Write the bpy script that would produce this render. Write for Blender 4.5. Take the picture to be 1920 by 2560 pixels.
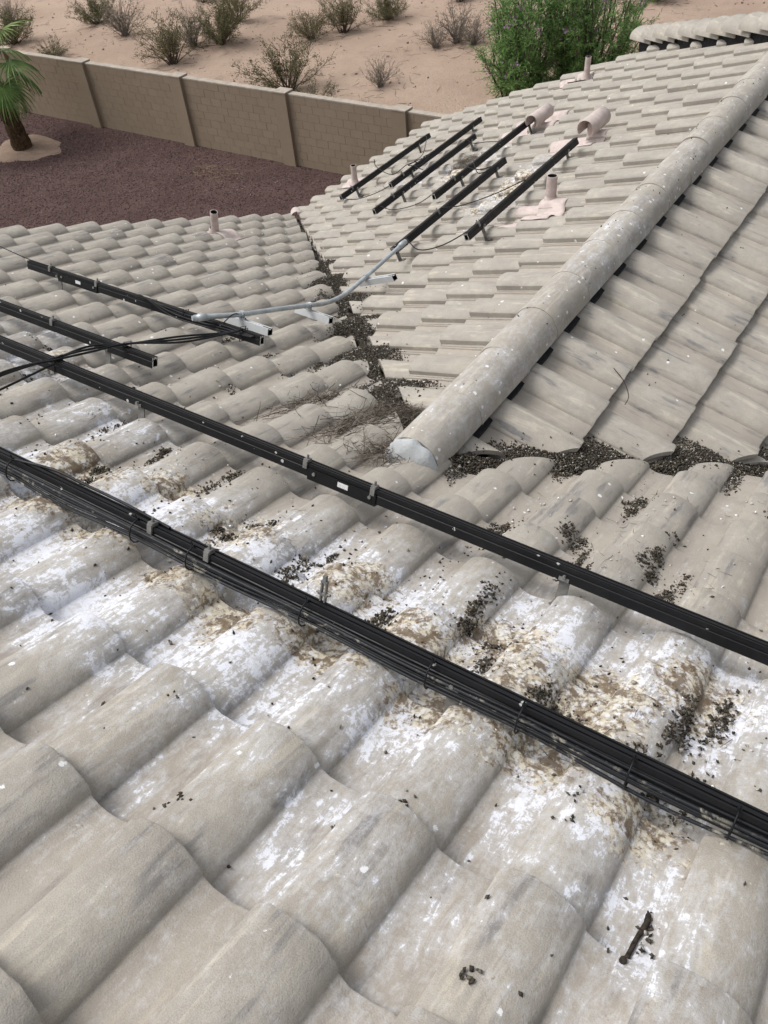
import bpy, bmesh, math, random
import numpy as np
from mathutils import Vector, Matrix
R = math.radians
for o in list(bpy.data.objects): bpy.data.objects.remove(o)
sc = bpy.context.scene
COL = sc.collection

# ------------------------------------------------------------------ camera, sky, sun, exposure
CAM = Vector((1.50148, -2.20657, 2.32700))
YAW, PITCH, ROLL, FPX = 0.66626, 0.77469, -0.11483, 2082.88
_f = Vector((-math.sin(YAW)*math.cos(PITCH), math.cos(YAW)*math.cos(PITCH), -math.sin(PITCH)))
_r = Vector((math.cos(YAW), math.sin(YAW), 0)); _u = _r.cross(_f)
RT = math.cos(ROLL)*_r + math.sin(ROLL)*_u; UP = -math.sin(ROLL)*_r + math.cos(ROLL)*_u
cd = bpy.data.cameras.new('camera'); cam = bpy.data.objects.new('camera', cd); COL.objects.link(cam)
cam.matrix_world = Matrix(((RT.x, UP.x, -_f.x, CAM.x), (RT.y, UP.y, -_f.y, CAM.y), (RT.z, UP.z, -_f.z, CAM.z), (0, 0, 0, 1)))
cd.sensor_fit = 'VERTICAL'; cd.sensor_height = 32.0; cd.lens = 32.0*FPX/2560.0
cd.clip_start = 0.05; cd.clip_end = 1500
sc.camera = cam
sc.render.resolution_x, sc.render.resolution_y = 768, 1024
SUN_EL, SUN_AZ = 58, -114                      # overcast: a broad soft sun behind the camera's left shoulder
world = bpy.data.worlds.new('World'); sc.world = world; world.use_nodes = True
wn = world.node_tree; wn.nodes.clear()
sky = wn.nodes.new('ShaderNodeTexSky'); sky.sky_type = 'NISHITA'; sky.sun_disc = False
sky.sun_elevation = R(SUN_EL); sky.sun_rotation = R(SUN_AZ); sky.dust_density = 4.0; sky.air_density = 1.0
hsv = wn.nodes.new('ShaderNodeHueSaturation'); hsv.inputs['Saturation'].default_value = 0.22
bg = wn.nodes.new('ShaderNodeBackground'); bg.inputs['Strength'].default_value = 0.15
wo = wn.nodes.new('ShaderNodeOutputWorld')
wn.links.new(sky.outputs[0], hsv.inputs['Color']); wn.links.new(hsv.outputs[0], bg.inputs['Color']); wn.links.new(bg.outputs[0], wo.inputs['Surface'])
sl = bpy.data.lights.new('sun', 'SUN'); sl.energy = 1.4; sl.angle = R(20); sl.color = (1.0, 0.97, 0.93)
so = bpy.data.objects.new('sun', sl); COL.objects.link(so)
_sd = Vector((math.sin(R(SUN_AZ))*math.cos(R(SUN_EL)), math.cos(R(SUN_AZ))*math.cos(R(SUN_EL)), math.sin(R(SUN_EL))))
so.rotation_euler = _sd.to_track_quat('Z', 'Y').to_euler()
vs = sc.view_settings; vs.view_transform = 'Standard'; vs.look = 'None'; vs.gamma = 1.0; vs.use_curve_mapping = False
vs.exposure = 0.26

# ------------------------------------------------------------------ roof frame: slopes A (near), B (left of ridge), C (right of ridge)
S = 0.39905; CS = 1/math.sqrt(1+S*S); SN = S*CS
TW, TE = 0.31365, 0.356                        # tile cover width and exposure
XA, DA, YB, DB, YC, DC = -0.05205, -2.08224, 0.74794, 0.58495, 0.74418, 0.48990
NA, NB, NC = Vector((0, SN, CS)), Vector((-SN, 0, CS)), Vector((SN, 0, CS))
G = -7.0
def Ar(x, d, h=0.0): return Vector((x, d*CS, -d*SN)) + NA*h          # x along the course, d down the slope, h square to it
def Br(y, d, h=0.0): return Vector((-d*CS, y, -d*SN)) + NB*h
def Cr(y, d, h=0.0): return Vector((d*CS, y, -d*SN)) + NC*h
# the fittings were measured on a first survey grid; these turn that grid into roof coordinates
def SA(x, d): return (-.0857+1.0332*x+.0003*d-.0036*x*x+.0067*x*d, .3427+.0025*x+1.0338*d-.0035*x*d+.0066*d*d)
def SB(y, d): return (.1868+.9784*y-.0036*d+.0047*y*y+.0063*y*d, .0030+.0003*y+.9763*d+.0047*y*d+.0062*d*d)
def SC(y, d): return (.1833+.9786*y+.0011*d+.0043*y*y-.0011*y*d, -.0017-.0003*y+.9790*d+.0043*y*d-.0011*d*d)
def Aw(x, d, h=0.0): return Ar(*SA(x, d), h)
def Bw(y, d, h=0.0): return Br(*SB(y, d), h)
def Cw(y, d, h=0.0): return Cr(*SC(y, d), h)
def mat_axes(o, x, y, z):
    return Matrix(((x[0], y[0], z[0], o[0]), (x[1], y[1], z[1], o[1]), (x[2], y[2], z[2], o[2]), (0, 0, 0, 1)))
AX_A = (Vector((1, 0, 0)), Vector((0, CS, -SN)), NA)
AX_B = (Vector((0, 1, 0)), Vector((-CS, 0, -SN)), NB)
AX_C = (Vector((0, -1, 0)), Vector((CS, 0, -SN)), NC)
def in_view(p, m=0.12):
    d = p - CAM; z = d.dot(_f)
    if z < 0.05: return False
    x = d.dot(RT)/z*FPX/1920; y = d.dot(UP)/z*FPX/2560
    return abs(x) < 0.5+m and abs(y) < 0.5+m
rnd = random.Random(7); rng = np.random.default_rng(11)

# ------------------------------------------------------------------ node helpers
class NT:
    def __init__(s, name):
        s.m = bpy.data.materials.new(name); s.m.use_nodes = True; s.t = s.m.node_tree; s.t.nodes.clear()
        s.out = s.n('ShaderNodeOutputMaterial'); s.b = s.n('ShaderNodeBsdfPrincipled'); s.l(s.b.outputs[0], s.out.inputs['Surface'])
    def n(s, k): return s.t.nodes.new(k)
    def l(s, a, b): s.t.links.new(a, b)
    def _in(s, sock, v):
        if v is None: return
        if isinstance(v, bpy.types.NodeSocket): s.l(v, sock)
        else: sock.default_value = v
    def math(s, op, a, b=None, c=None, clamp=False):
        x = s.n('ShaderNodeMath'); x.operation = op; x.use_clamp = clamp
        s._in(x.inputs[0], a); s._in(x.inputs[1], b); s._in(x.inputs[2], c); return x.outputs[0]
    def vm(s, op, a, b=None):
        x = s.n('ShaderNodeVectorMath'); x.operation = op; s._in(x.inputs[0], a); s._in(x.inputs[1], b)
        return x.outputs[0]
    def noise(s, vec, scale, detail=4, rough=0.55, dist=0.0):
        x = s.n('ShaderNodeTexNoise'); x.inputs['Scale'].default_value = scale; x.inputs['Detail'].default_value = detail
        x.inputs['Roughness'].default_value = rough; x.inputs['Distortion'].default_value = dist
        s._in(x.inputs['Vector'], vec); return x.outputs[0]
    def voro(s, vec, scale, feat='F1', out='Distance', rand=1.0):
        x = s.n('ShaderNodeTexVoronoi'); x.feature = feat; x.inputs['Scale'].default_value = scale; x.inputs['Randomness'].default_value = rand
        s._in(x.inputs['Vector'], vec); return x.outputs[out]
    def step(s, v, a, b, lo=0.0, hi=1.0):
        x = s.n('ShaderNodeMapRange'); x.interpolation_type = 'SMOOTHSTEP'
        s._in(x.inputs[0], v); s._in(x.inputs[1], a); s._in(x.inputs[2], b); x.inputs[3].default_value = lo; x.inputs[4].default_value = hi
        return x.outputs[0]
    def mix(s, f, a, b, bt='MIX'):
        x = s.n('ShaderNodeMix'); x.data_type = 'RGBA'; x.blend_type = bt
        s._in(x.inputs[0], f)
        for k, v in ((6, a), (7, b)):
            if isinstance(v, bpy.types.NodeSocket): s.l(v, x.inputs[k])
            else: x.inputs[k].default_value = (*v, 1)
        return x.outputs[2]
    def bump(s, h, dist, strength=1.0, normal=None):
        x = s.n('ShaderNodeBump'); x.inputs['Distance'].default_value = dist; x.inputs['Strength'].default_value = strength
        s._in(x.inputs['Height'], h)
        if normal is not None: s.l(normal, x.inputs['Normal'])
        return x.outputs[0]
    def obj(s): return s.n('ShaderNodeTexCoord').outputs['Object']
    def pos(s): return s.n('ShaderNodeNewGeometry').outputs['Position']
    def rand(s): return s.n('ShaderNodeObjectInfo').outputs['Random']
    def sep(s, v):
        x = s.n('ShaderNodeSeparateXYZ'); s.l(v, x.inputs[0]); return x.outputs
    def comb(s, x_, y_, z_):
        x = s.n('ShaderNodeCombineXYZ'); s._in(x.inputs[0], x_); s._in(x.inputs[1], y_); s._in(x.inputs[2], z_); return x.outputs[0]
    def attr(s, name):
        x = s.n('ShaderNodeAttribute'); x.attribute_name = name; return x.outputs['Color']
    def done(s, col, rough=0.85, normal=None, metal=0.0, spec=0.3):
        s._in(s.b.inputs['Base Color'], col if isinstance(col, bpy.types.NodeSocket) else (*col, 1))
        s._in(s.b.inputs['Roughness'], rough); s._in(s.b.inputs['Metallic'], metal); s.b.inputs['Specular IOR Level'].default_value = spec
        if normal is not None: s.l(normal, s.b.inputs['Normal'])
        return s.m

def blob_mask(t, X, D, blobs, plane):
    acc = None
    fn = {'A': SA, 'B': SB}.get(plane, lambda a_, b_: (a_, b_))
    for (x0, d0, a, b, amp) in blobs:
        x0, d0 = fn(x0, d0)
        dx = t.math('MULTIPLY', t.math('SUBTRACT', X, x0), 1.0/a); dd = t.math('MULTIPLY', t.math('SUBTRACT', D, d0), 1.0/b)
        r2 = t.math('ADD', t.math('MULTIPLY', dx, dx), t.math('MULTIPLY', dd, dd))
        e = t.math('MULTIPLY', t.math('POWER', 2.718, t.math('MULTIPLY', r2, -1.0)), amp)
        acc = e if acc is None else t.math('MAXIMUM', acc, e)
    return acc

def tile_material(name, plane, white, brown, spots=0.5, sk=1.0, lum=1.0):
    t = NT(name); P = t.pos(); px, py, pz = t.sep(P)
    rd = t.rand(); O = t.obj(); ox, oy, oz = t.sep(O)
    off = t.math('MULTIPLY', rd, 61.0)
    sv = t.comb(t.math('MULTIPLY_ADD', ox, 26.0, off), t.math('MULTIPLY_ADD', oy, 3.2, off), t.math('MULTIPLY', oz, 9.0))
    streak = t.noise(sv, 1.0, 4, 0.6)
    sv2 = t.comb(t.math('MULTIPLY_ADD', ox, 9.0, off), t.math('MULTIPLY_ADD', oy, 5.0, off), off)
    patch = t.noise(sv2, 1.0, 3, 0.5)
    grain = t.noise(P, 420, 2, 0.6); mott = t.noise(P, 26, 5, 0.6)
    base = t.mix(rd, (0.368, 0.337, 0.290), (0.420, 0.392, 0.345))
    base = t.mix(t.step(patch, 0.35, 0.7), base, (0.340, 0.315, 0.280))
    base = t.mix(t.math('MULTIPLY', t.step(streak, 0.54, 0.66), t.step(patch, 0.42, 0.60, 0, sk)), base, (0.175, 0.172, 0.172))
    base = t.mix(t.math('MULTIPLY', t.step(streak, 0.44, 0.32), 0.55), base, (0.55, 0.50, 0.41))
    base = t.mix(t.step(mott, 0.35, 0.68, 0.0, 0.35), base, (0.29, 0.262, 0.225))
    g = t.step(grain, 0.3, 0.7, 0.89*lum, 1.09*lum)
    base = t.mix(1.0, base, t.comb(g, g, g), 'MULTIPLY')
    pan = t.step(ox, 0.178, 0.200); base = t.mix(t.math('MULTIPLY', pan, 0.40), base, (0.352, 0.308, 0.262))
    pit = t.voro(P, 170); base = t.mix(t.step(pit, 0.16, 0.09, 0, 0.45), base, (0.13, 0.12, 0.11))
    if plane == 'A': X, D = px, t.math('MULTIPLY', py, 1/CS)
    elif plane == 'B': X, D = py, t.math('MULTIPLY', px, -1/CS)
    else: X, D = py, t.math('MULTIPLY', px, 1/CS)
    n1 = t.noise(P, 9.5, 5, 0.68, 0.3); n2 = t.noise(P, 48, 5, 0.78, 0.5)
    nn = t.math('MULTIPLY_ADD', n1, 0.50, t.math('MULTIPLY', n2, 0.50))
    crust_h = None
    if white:
        wm = blob_mask(t, X, D, white, plane)
        rv = t.comb(t.math('MULTIPLY_ADD', ox, 34.0, off), t.math('MULTIPLY_ADD', oy, 9.0, off), off); run = t.noise(rv, 1.0, 5, 0.72, 0.6)
        nn = t.math('MULTIPLY_ADD', run, 0.42, t.math('MULTIPLY', nn, 0.58))
        nn = t.math('MULTIPLY_ADD', pan, 0.030, t.math('SUBTRACT', nn, 0.012))
        lv = t.math('MULTIPLY_ADD', wm, 0.20, nn)
        film = t.step(lv, 0.54, 0.68)
        base = t.mix(t.math('MULTIPLY', film, 0.50), base, (0.56, 0.56, 0.575))
        solid = t.step(lv, 0.655, 0.70)
        base = t.mix(t.math('MULTIPLY', solid, t.step(n2, .38, .55, .45, 1.0)), base, (0.70, 0.715, 0.77))
        crust_h = solid
    # single splats
    vs_ = t.n('ShaderNodeTexVoronoi'); vs_.inputs['Scale'].default_value = 21; t.l(P, vs_.inputs['Vector'])
    vcol = t.sep(vs_.outputs['Color'])
    sz = t.step(vcol[0], 1.0-spots*0.30, 1.0, 0.0, 0.20)
    wob = t.math('MULTIPLY_ADD', t.math('SUBTRACT', n2, 0.5), 0.62, vs_.outputs['Distance'])
    spl = t.step(wob, t.math('MULTIPLY', sz, 1.0), t.math('MULTIPLY', sz, 0.72))
    spl = t.math('MULTIPLY', spl, t.step(sz, 0.01, 0.04))
    base = t.mix(spl, base, (0.72, 0.72, 0.73))
    if brown:
        bm = blob_mask(t, X, D, brown, plane)
        n3 = t.noise(P, 16, 5, 0.7, 0.3); n4 = t.noise(P, 70, 3, 0.7, 0.3)
        bl = t.math('MULTIPLY_ADD', bm, 0.30, t.math('MULTIPLY_ADD', n3, 0.6, t.math('MULTIPLY', n4, 0.4)))
        warp = t.n('ShaderNodeTexNoise'); warp.inputs['Scale'].default_value = 40; warp.inputs['Detail'].default_value = 2; t.l(P, warp.inputs['Vector'])
        WP = t.vm('ADD', P, t.vm('MULTIPLY', warp.outputs['Color'], (0.022, 0.022, 0.022)))
        v1 = t.n('ShaderNodeTexVoronoi'); v1.inputs['Scale'].default_value = 62; t.l(WP, v1.inputs['Vector']); cr = t.sep(v1.outputs['Color'])
        edge = t.step(v1.outputs['Distance'], 0.38, 0.62)
        flake = t.mix(cr[0], (0.70, 0.66, 0.56), (0.56, 0.49, 0.36)); flake = t.mix(t.step(cr[1], .6, .8, 0, .8), flake, (0.72, 0.72, 0.72))
        flake = t.mix(t.math('MULTIPLY', edge, t.step(n4, .42, .62, .1, .9)), flake, (0.17, 0.115, 0.065))
        base = t.mix(t.math('MULTIPLY', t.step(bl, 0.60, 0.70), 0.88), base, flake)
        n5 = t.noise(P, 22, 5, 0.72, 0.35)
        br = t.math('MULTIPLY', t.step(t.math('MULTIPLY_ADD', bm, 0.17, n5), 0.595, 0.71), t.step(bm, 0.15, 0.5))
        base = t.mix(t.math('MULTIPLY', br, 0.85), base, (0.135, 0.092, 0.055))
    h = t.math('MULTIPLY_ADD', t.noise(P, 300, 1, .5), 0.35, t.math('MULTIPLY', t.noise(P, 30, 3, .6), 0.8))
    return t.done(base, 0.88, t.bump(h, 0.004, 0.7), spec=0.25)

def simple(name, col, rough=0.6, metal=0.0, var=0.15, scale=30, spec=0.4, bump=0.0, bscale=200):
    t = NT(name); P = t.obj(); n = t.noise(P, scale, 5, 0.6)
    c2 = tuple(max(0, v*(1-2*var)) for v in col)
    cc = t.mix(t.step(n, 0.3, 0.7), col, c2)
    nm = t.bump(t.noise(P, bscale, 4, 0.6), bump) if bump else None
    rr = t.step(n, 0.3, 0.7, max(0, rough-0.08), min(1, rough+0.1))
    return t.done(cc, rr, nm, metal, spec)
def tinted(name, rough=0.85, spec=0.2, tscale=0, attr='tint'):
    t = NT(name); c = t.attr(attr)
    if tscale:
        n = t.noise(t.pos(), tscale, 4, 0.6); g = t.step(n, 0.3, 0.7, 0.75, 1.2); c = t.mix(1.0, c, t.comb(g, g, g), 'MULTIPLY')
    return t.done(c, rough, None, 0, spec)

# ------------------------------------------------------------------ mesh helpers
class MB:
    def __init__(s): s.v = []; s.f = []; s.mi = []; s.sm = []
    def add(s, verts, faces, mi=0, smooth=False):
        b = len(s.v); s.v.extend([tuple(p) for p in verts]); s.f.extend([tuple(b+i for i in fc) for fc in faces])
        s.mi.extend([mi]*len(faces)); s.sm.extend([smooth]*len(faces))
    def box(s, c, sx, sy, sz, ax=None, mi=0, taper=1.0):
        ax = ax or (Vector((1, 0, 0)), Vector((0, 1, 0)), Vector((0, 0, 1))); c = Vector(c); vs_ = []
        for k in (-1, 1):
            tp = taper if k > 0 else 1
            for j in (-1, 1):
                for i in (-1, 1): vs_.append(c+ax[0]*(i*sx/2*tp)+ax[1]*(j*sy/2*tp)+ax[2]*(k*sz/2))
        s.add(vs_, [(0, 2, 3, 1), (4, 5, 7, 6), (0, 1, 5, 4), (2, 6, 7, 3), (0, 4, 6, 2), (1, 3, 7, 5)], mi)
    def tube(s, pts, rad, n=8, mi=0, caps=True, smooth=True):
        pts = [Vector(p) for p in pts]; m = len(pts); rads = rad if isinstance(rad, (list, tuple)) else [rad]*m
        rings = []; ref = None
        for i, p in enumerate(pts):
            t = (pts[min(i+1, m-1)]-pts[max(i-1, 0)])
            t = t.normalized() if t.length > 1e-9 else Vector((0, 0, 1))
            if ref is None: ref = t.orthogonal().normalized()
            ref = (ref - t*ref.dot(t)); ref = ref.normalized() if ref.length > 1e-6 else t.orthogonal().normalized()
            bn = t.cross(ref)
            rings.append([p+(ref*math.cos(2*math.pi*k/n)+bn*math.sin(2*math.pi*k/n))*rads[i] for k in range(n)])
        vs_ = [v for r in rings for v in r]; fs = []
        for i in range(m-1):
            for k in range(n): fs.append((i*n+k, i*n+(k+1) % n, (i+1)*n+(k+1) % n, (i+1)*n+k))
        s.add(vs_, fs, mi, smooth)
        if caps: s.add(rings[0], [tuple(range(n))[::-1]], mi); s.add(rings[-1], [tuple(range(n))], mi)
    def ring(s, c, axis, r1, r0, n=16, mi=0):      # flat annulus
        axis = axis.normalized(); a = axis.orthogonal().normalized(); b = axis.cross(a)
        o = [c+(a*math.cos(2*math.pi*k/n)+b*math.sin(2*math.pi*k/n))*r1 for k in range(n)]
        i = [c+(a*math.cos(2*math.pi*k/n)+b*math.sin(2*math.pi*k/n))*r0 for k in range(n)]
        s.add(o+i, [(k, (k+1) % n, n+(k+1) % n, n+k) for k in range(n)], mi)
    def mesh(s, name, mats):
        me = bpy.data.meshes.new(name); me.from_pydata(s.v, [], s.f)
        for m in (mats if isinstance(mats, (list, tuple)) else [mats]): me.materials.append(m)
        me.polygons.foreach_set('material_index', s.mi); me.polygons.foreach_set('use_smooth', s.sm); me.update(); return me
    def build(s, name, mats, parent=None, **kw): return link(name, s.mesh(name, mats), parent, **kw)
def link(name, data, parent=None, matrix=None, label=None, cat=None, group=None, kind=None):
    o = bpy.data.objects.new(name, data); COL.objects.link(o)
    if matrix is not None: o.matrix_world = matrix
    if parent is not None:
        o.parent = parent
        o.matrix_parent_inverse = parent.matrix_world.inverted()
    if label: o['label'] = label
    if cat: o['category'] = cat
    if group: o['group'] = group
    if kind: o['kind'] = kind
    return o
def thing(name, label, cat, loc=(0, 0, 0), group=None, kind=None):
    return link(name, None, None, Matrix.Translation(Vector(loc)), label, cat, group, kind)
def np_mesh(name, V, F, mat, tint=None, smooth=False):
    me = bpy.data.meshes.new(name); V = np.asarray(V, np.float32); F = np.asarray(F, np.int32); k = F.shape[1]
    me.vertices.add(len(V)); me.vertices.foreach_set('co', V.ravel())
    me.loops.add(F.size); me.loops.foreach_set('vertex_index', F.ravel())
    me.polygons.add(len(F)); me.polygons.foreach_set('loop_start', np.arange(0, F.size, k, dtype=np.int32))
    try: me.polygons.foreach_set('loop_total', np.full(len(F), k, np.int32))
    except Exception: pass
    me.update(calc_edges=True); me.materials.append(mat)
    if tint is not None:
        a = me.attributes.new('tint', 'FLOAT_COLOR', 'POINT'); c = np.ones((len(V), 4), np.float32); c[:, :3] = tint
        a.data.foreach_set('color', c.ravel())
    if smooth: me.polygons.foreach_set('use_smooth', np.ones(len(F), bool))
    me.validate(); return me
def rot_rand(n, g=rng):
    q = g.normal(size=(n, 4)); q /= np.linalg.norm(q, axis=1)[:, None]; w, x, y, z = q.T
    return np.stack([np.stack([1-2*(y*y+z*z), 2*(x*y-z*w), 2*(x*z+y*w)], 1), np.stack([2*(x*y+z*w), 1-2*(x*x+z*z), 2*(y*z-x*w)], 1), np.stack([2*(x*z-y*w), 2*(y*z+x*w), 1-2*(x*x+y*y)], 1)], 1)
OCT_V = np.array([(1, 0, 0), (-1, 0, 0), (0, 1, 0), (0, -1, 0), (0, 0, 1), (0, 0, -1)], float)
OCT_F = np.array([(0, 2, 4), (2, 1, 4), (1, 3, 4), (3, 0, 4), (2, 0, 5), (1, 2, 5), (3, 1, 5), (0, 3, 5)])
def grains(P, size, cols, aspect=(1.6, 1.0, 0.8), g=rng):
    n = len(P); sc_ = (size[0]+(size[1]-size[0])*g.random((n, 1, 1)))*np.array(aspect)[None, None, :]*(0.75+0.5*g.random((n, 1, 3)))
    V = OCT_V[None]*sc_*(0.8+0.4*g.random((n, 6, 1))); V = np.einsum('nij,nkj->nki', rot_rand(n, g), V)+np.asarray(P)[:, None, :]
    F = OCT_F[None]+(np.arange(n)*6)[:, None, None]
    cols = np.asarray(cols, float); ci = g.choice(len(cols), n)
    T = np.repeat((cols[ci]*(0.7+0.6*g.random((n, 1))))[:, None, :], 6, 1)
    return V.reshape(-1, 3), F.reshape(-1, 3), T.reshape(-1, 3)
def smooth_path(ctrl, n=10):
    c = [Vector(p) for p in ctrl]; c = [c[0]*2-c[1]]+c+[c[-1]*2-c[-2]]; out = []
    for i in range(1, len(c)-2):
        for k in range(n):
            t = k/n; a, b, d, e = c[i-1], c[i], c[i+1], c[i+2]
            out.append(0.5*((2*b)+(d-a)*t+(2*a-5*b+4*d-e)*t*t+(-a+3*b-3*d+e)*t**3))
    out.append(c[-2]); return out

# ------------------------------------------------------------------ materials
W_A = [(1.0, -2.15, .55, .35, .62), (.45, -2.25, .4, .3, .45), (-0.8, -1.55, .5, .28, 1), (-0.3, -1.42, .5, .35, 1), (0.2, -1.40, .5, .36, 1), (0.63, -1.36, .45, .36, 1), (1.0, -1.25, .45, .38, 1), (1.45, -1.15, .5, .42, 1),
       (0.0, -1.95, .40, .28, 1.08), (-.38, -1.82, .35, .22, 1.05), (0.45, -1.90, .45, .30, 1.0), (0.9, -1.72, .4, .30, .95), (1.3, -1.70, .35, .36, .88), (1.53, -1.95, .3, .35, .75),
       (-1.7, -0.85, .5, .25, .95), (-2.1, -0.5, .5, .25, .7), (-0.95, -1.05, .5, .25, .85)]
B_A = [(-0.68, -1.41, .20, .16, 1), (-0.38, -1.27, .14, .12, .9), (-0.57, -1.67, .16, .10, 1), (-0.28, -1.66, .15, .10, 1), (0.05, -1.70, .12, .10, 1), (0.0, -1.33, .16, .14, 1),
       (0.30, -1.72, .12, .11, 1), (0.58, -1.66, .15, .11, 1), (0.44, -1.34, .14, .14, 1), (0.72, -1.50, .20, .15, 1), (0.92, -1.66, .14, .12, 1), (0.92, -1.29, .16, .15, 1),
       (1.18, -1.64, .14, .12, 1), (1.45, -1.70, .12, .12, .9), (1.43, -1.14, .14, .16, .9), (1.23, -1.31, .16, .14, 1), (-1.65, -0.75, .2, .12, .8), (1.15, -1.45, .3, .15, .8)]
W_B = [(4.5, 2.6, .5, .4, 1), (3.7, 1.55, .45, .3, .95), (3.3, 1.6, .4, .3, .9), (4.6, 3.3, .45, .3, .8), (3.0, 1.4, .5, .3, .5)]
B_B = [(4.4, 2.62, .28, .22, 1), (3.55, 1.55, .30, .22, 1), (3.2, 1.7, .2, .15, .8)]
M_TA = tile_material('concrete_tile_near', 'A', W_A, B_A, 0.75, 0.8, 1.0)
M_TB = tile_material('concrete_tile_wing', 'B', W_B, B_B, 0.45, 0.22, 1.03)
M_TC = tile_material('concrete_tile_right', 'C', [], [], 0.25, 1.0, 1.05)
M_RIDGE = tile_material('concrete_ridge_cap', 'C', [(0.6, 0, 1.0, 1, .5), (3.2, 0, .9, 1, .45), (1.9, 0, .8, 1, .6), (4.6, 0, .8, 1, .35)], [], 2.4, 0.35, 1.06)
M_FELT = simple('black_felt', (0.012, 0.012, 0.014), 0.8, 0, .2)
M_MORTAR = simple('pale_mortar', (0.50, 0.52, 0.53), 0.9, 0, .10, 14, .2, 0.004, 60)
M_BLACK = simple('black_anodised', (0.0085, 0.009, 0.010), 0.5, 0.0, .2, 25, .28)
M_DUSTY = None
def dusty_black():
    t = NT('dusty_black_rail'); P = t.pos(); n = t.noise(P, 14, 8, 0.7, 0.5); n2 = t.noise(P, 60, 6, 0.7)
    c = t.mix(t.step(n, 0.5, 0.75, 0, 0.25), (0.0075, 0.008, 0.0095), (0.035, 0.034, 0.033))
    v = t.n('ShaderNodeTexVoronoi'); v.inputs['Scale'].default_value = 30; t.l(P, v.inputs['Vector']); vc = t.sep(v.outputs['Color'])
    sz = t.step(vc[0], 0.76, 1.0, 0.0, 0.24); wob = t.math('MULTIPLY_ADD', t.math('SUBTRACT', n2, 0.5), 0.4, v.outputs['Distance'])
    c = t.mix(t.math('MULTIPLY', t.step(wob, sz, t.math('MULTIPLY', sz, .7)), t.step(sz, .01, .05)), c, (0.45, 0.45, 0.44))
    return t.done(c, t.step(n, .4, .7, .42, .62), None, 0.0, 0.28)
M_DUSTY = dusty_black()
M_CABLE = simple('black_cable', (0.009, 0.010, 0.013), 0.5, 0, .3, 20, .3)
def soiled_cable():
    t = NT('soiled_cable'); P = t.pos(); n = t.noise(P, 22, 8, .7, .6); m = t.noise(P, 4.5, 3, .5)
    c = t.mix(t.math('MULTIPLY', t.step(n, .52, .64), t.step(m, .44, .58)), (0.010, 0.012, 0.016), (0.30, 0.28, 0.23))
    c = t.mix(t.step(t.noise(P, 60, 6, .7), .58, .68, 0, .5), c, (0.09, 0.085, 0.08)); return t.done(c, .55, None, 0, .4)
M_CABLE2 = soiled_cable()
M_ALU = simple('mill_aluminium', (0.62, 0.63, 0.64), 0.42, 0.75, .06, 12, .5)
M_STRUT = simple('aluminium_channel', (0.62, 0.64, 0.65), 0.45, 0.2, .08, 9, .5)
M_BRKT = simple('weathered_bracket', (0.27, 0.265, 0.25), 0.6, 0.4, .2, 30, .4)
M_GALV = simple('galvanised_conduit', (0.46, 0.50, 0.52), 0.45, 0.25, .14, 22, .5)
M_PINK = simple('pink_beige_paint', (0.60, 0.51, 0.475), 0.75, 0, .10, 16, .25, .002, 120)
M_PINK2 = simple('pink_vent_pipe', (0.55, 0.46, 0.43), 0.75, 0, .12, 16, .25)
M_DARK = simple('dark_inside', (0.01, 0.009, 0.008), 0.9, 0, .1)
M_STICKER = simple('white_sticker', (0.72, 0.72, 0.72), 0.5, 0, .12, 90)
M_PELLET = tinted('dry_droppings', 0.85, 0.25, 500)
M_TWIG = tinted('dry_twigs', 0.9, 0.15, 120)

# ------------------------------------------------------------------ roof tiles
PROF_R = [(0.0, 0.0), (0.0, 0.029), (0.003, 0.0335), (0.012, 0.0405), (0.028, 0.0485), (0.048, 0.0545), (0.070, 0.0575), (0.092, 0.0570), (0.114, 0.0535), (0.134, 0.0475), (0.151, 0.0400), (0.165, 0.0305), (0.175, 0.0215), (0.1815, 0.0125),
        (0.1840, 0.0025), (0.193, -0.002), (0.212, -0.0070), (0.235, -0.0080), (0.258, -0.0050), (0.278, 0.0), (0.280, 0.007), (0.290, 0.007), (0.291, 0.001), (0.301, 0.001), (0.302, 0.005), (0.324, 0.005)]
PROF = PROF_R[:18]+[(0.262, -0.0040), (0.288, 0.001), (0.324, 0.006)]      # plain pan without interlock ribs
STEP, THICK, TLEN, Z0 = 0.050, 0.022, 0.425, -0.050
def prof_h(u):
    u = u % TW
    for (a, ha), (b, hb) in zip(PROF[1:], PROF[2:]):
        if a <= u <= b and b > a: return ha+(hb-ha)*(u-a)/(b-a)
    return 0.0
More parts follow.
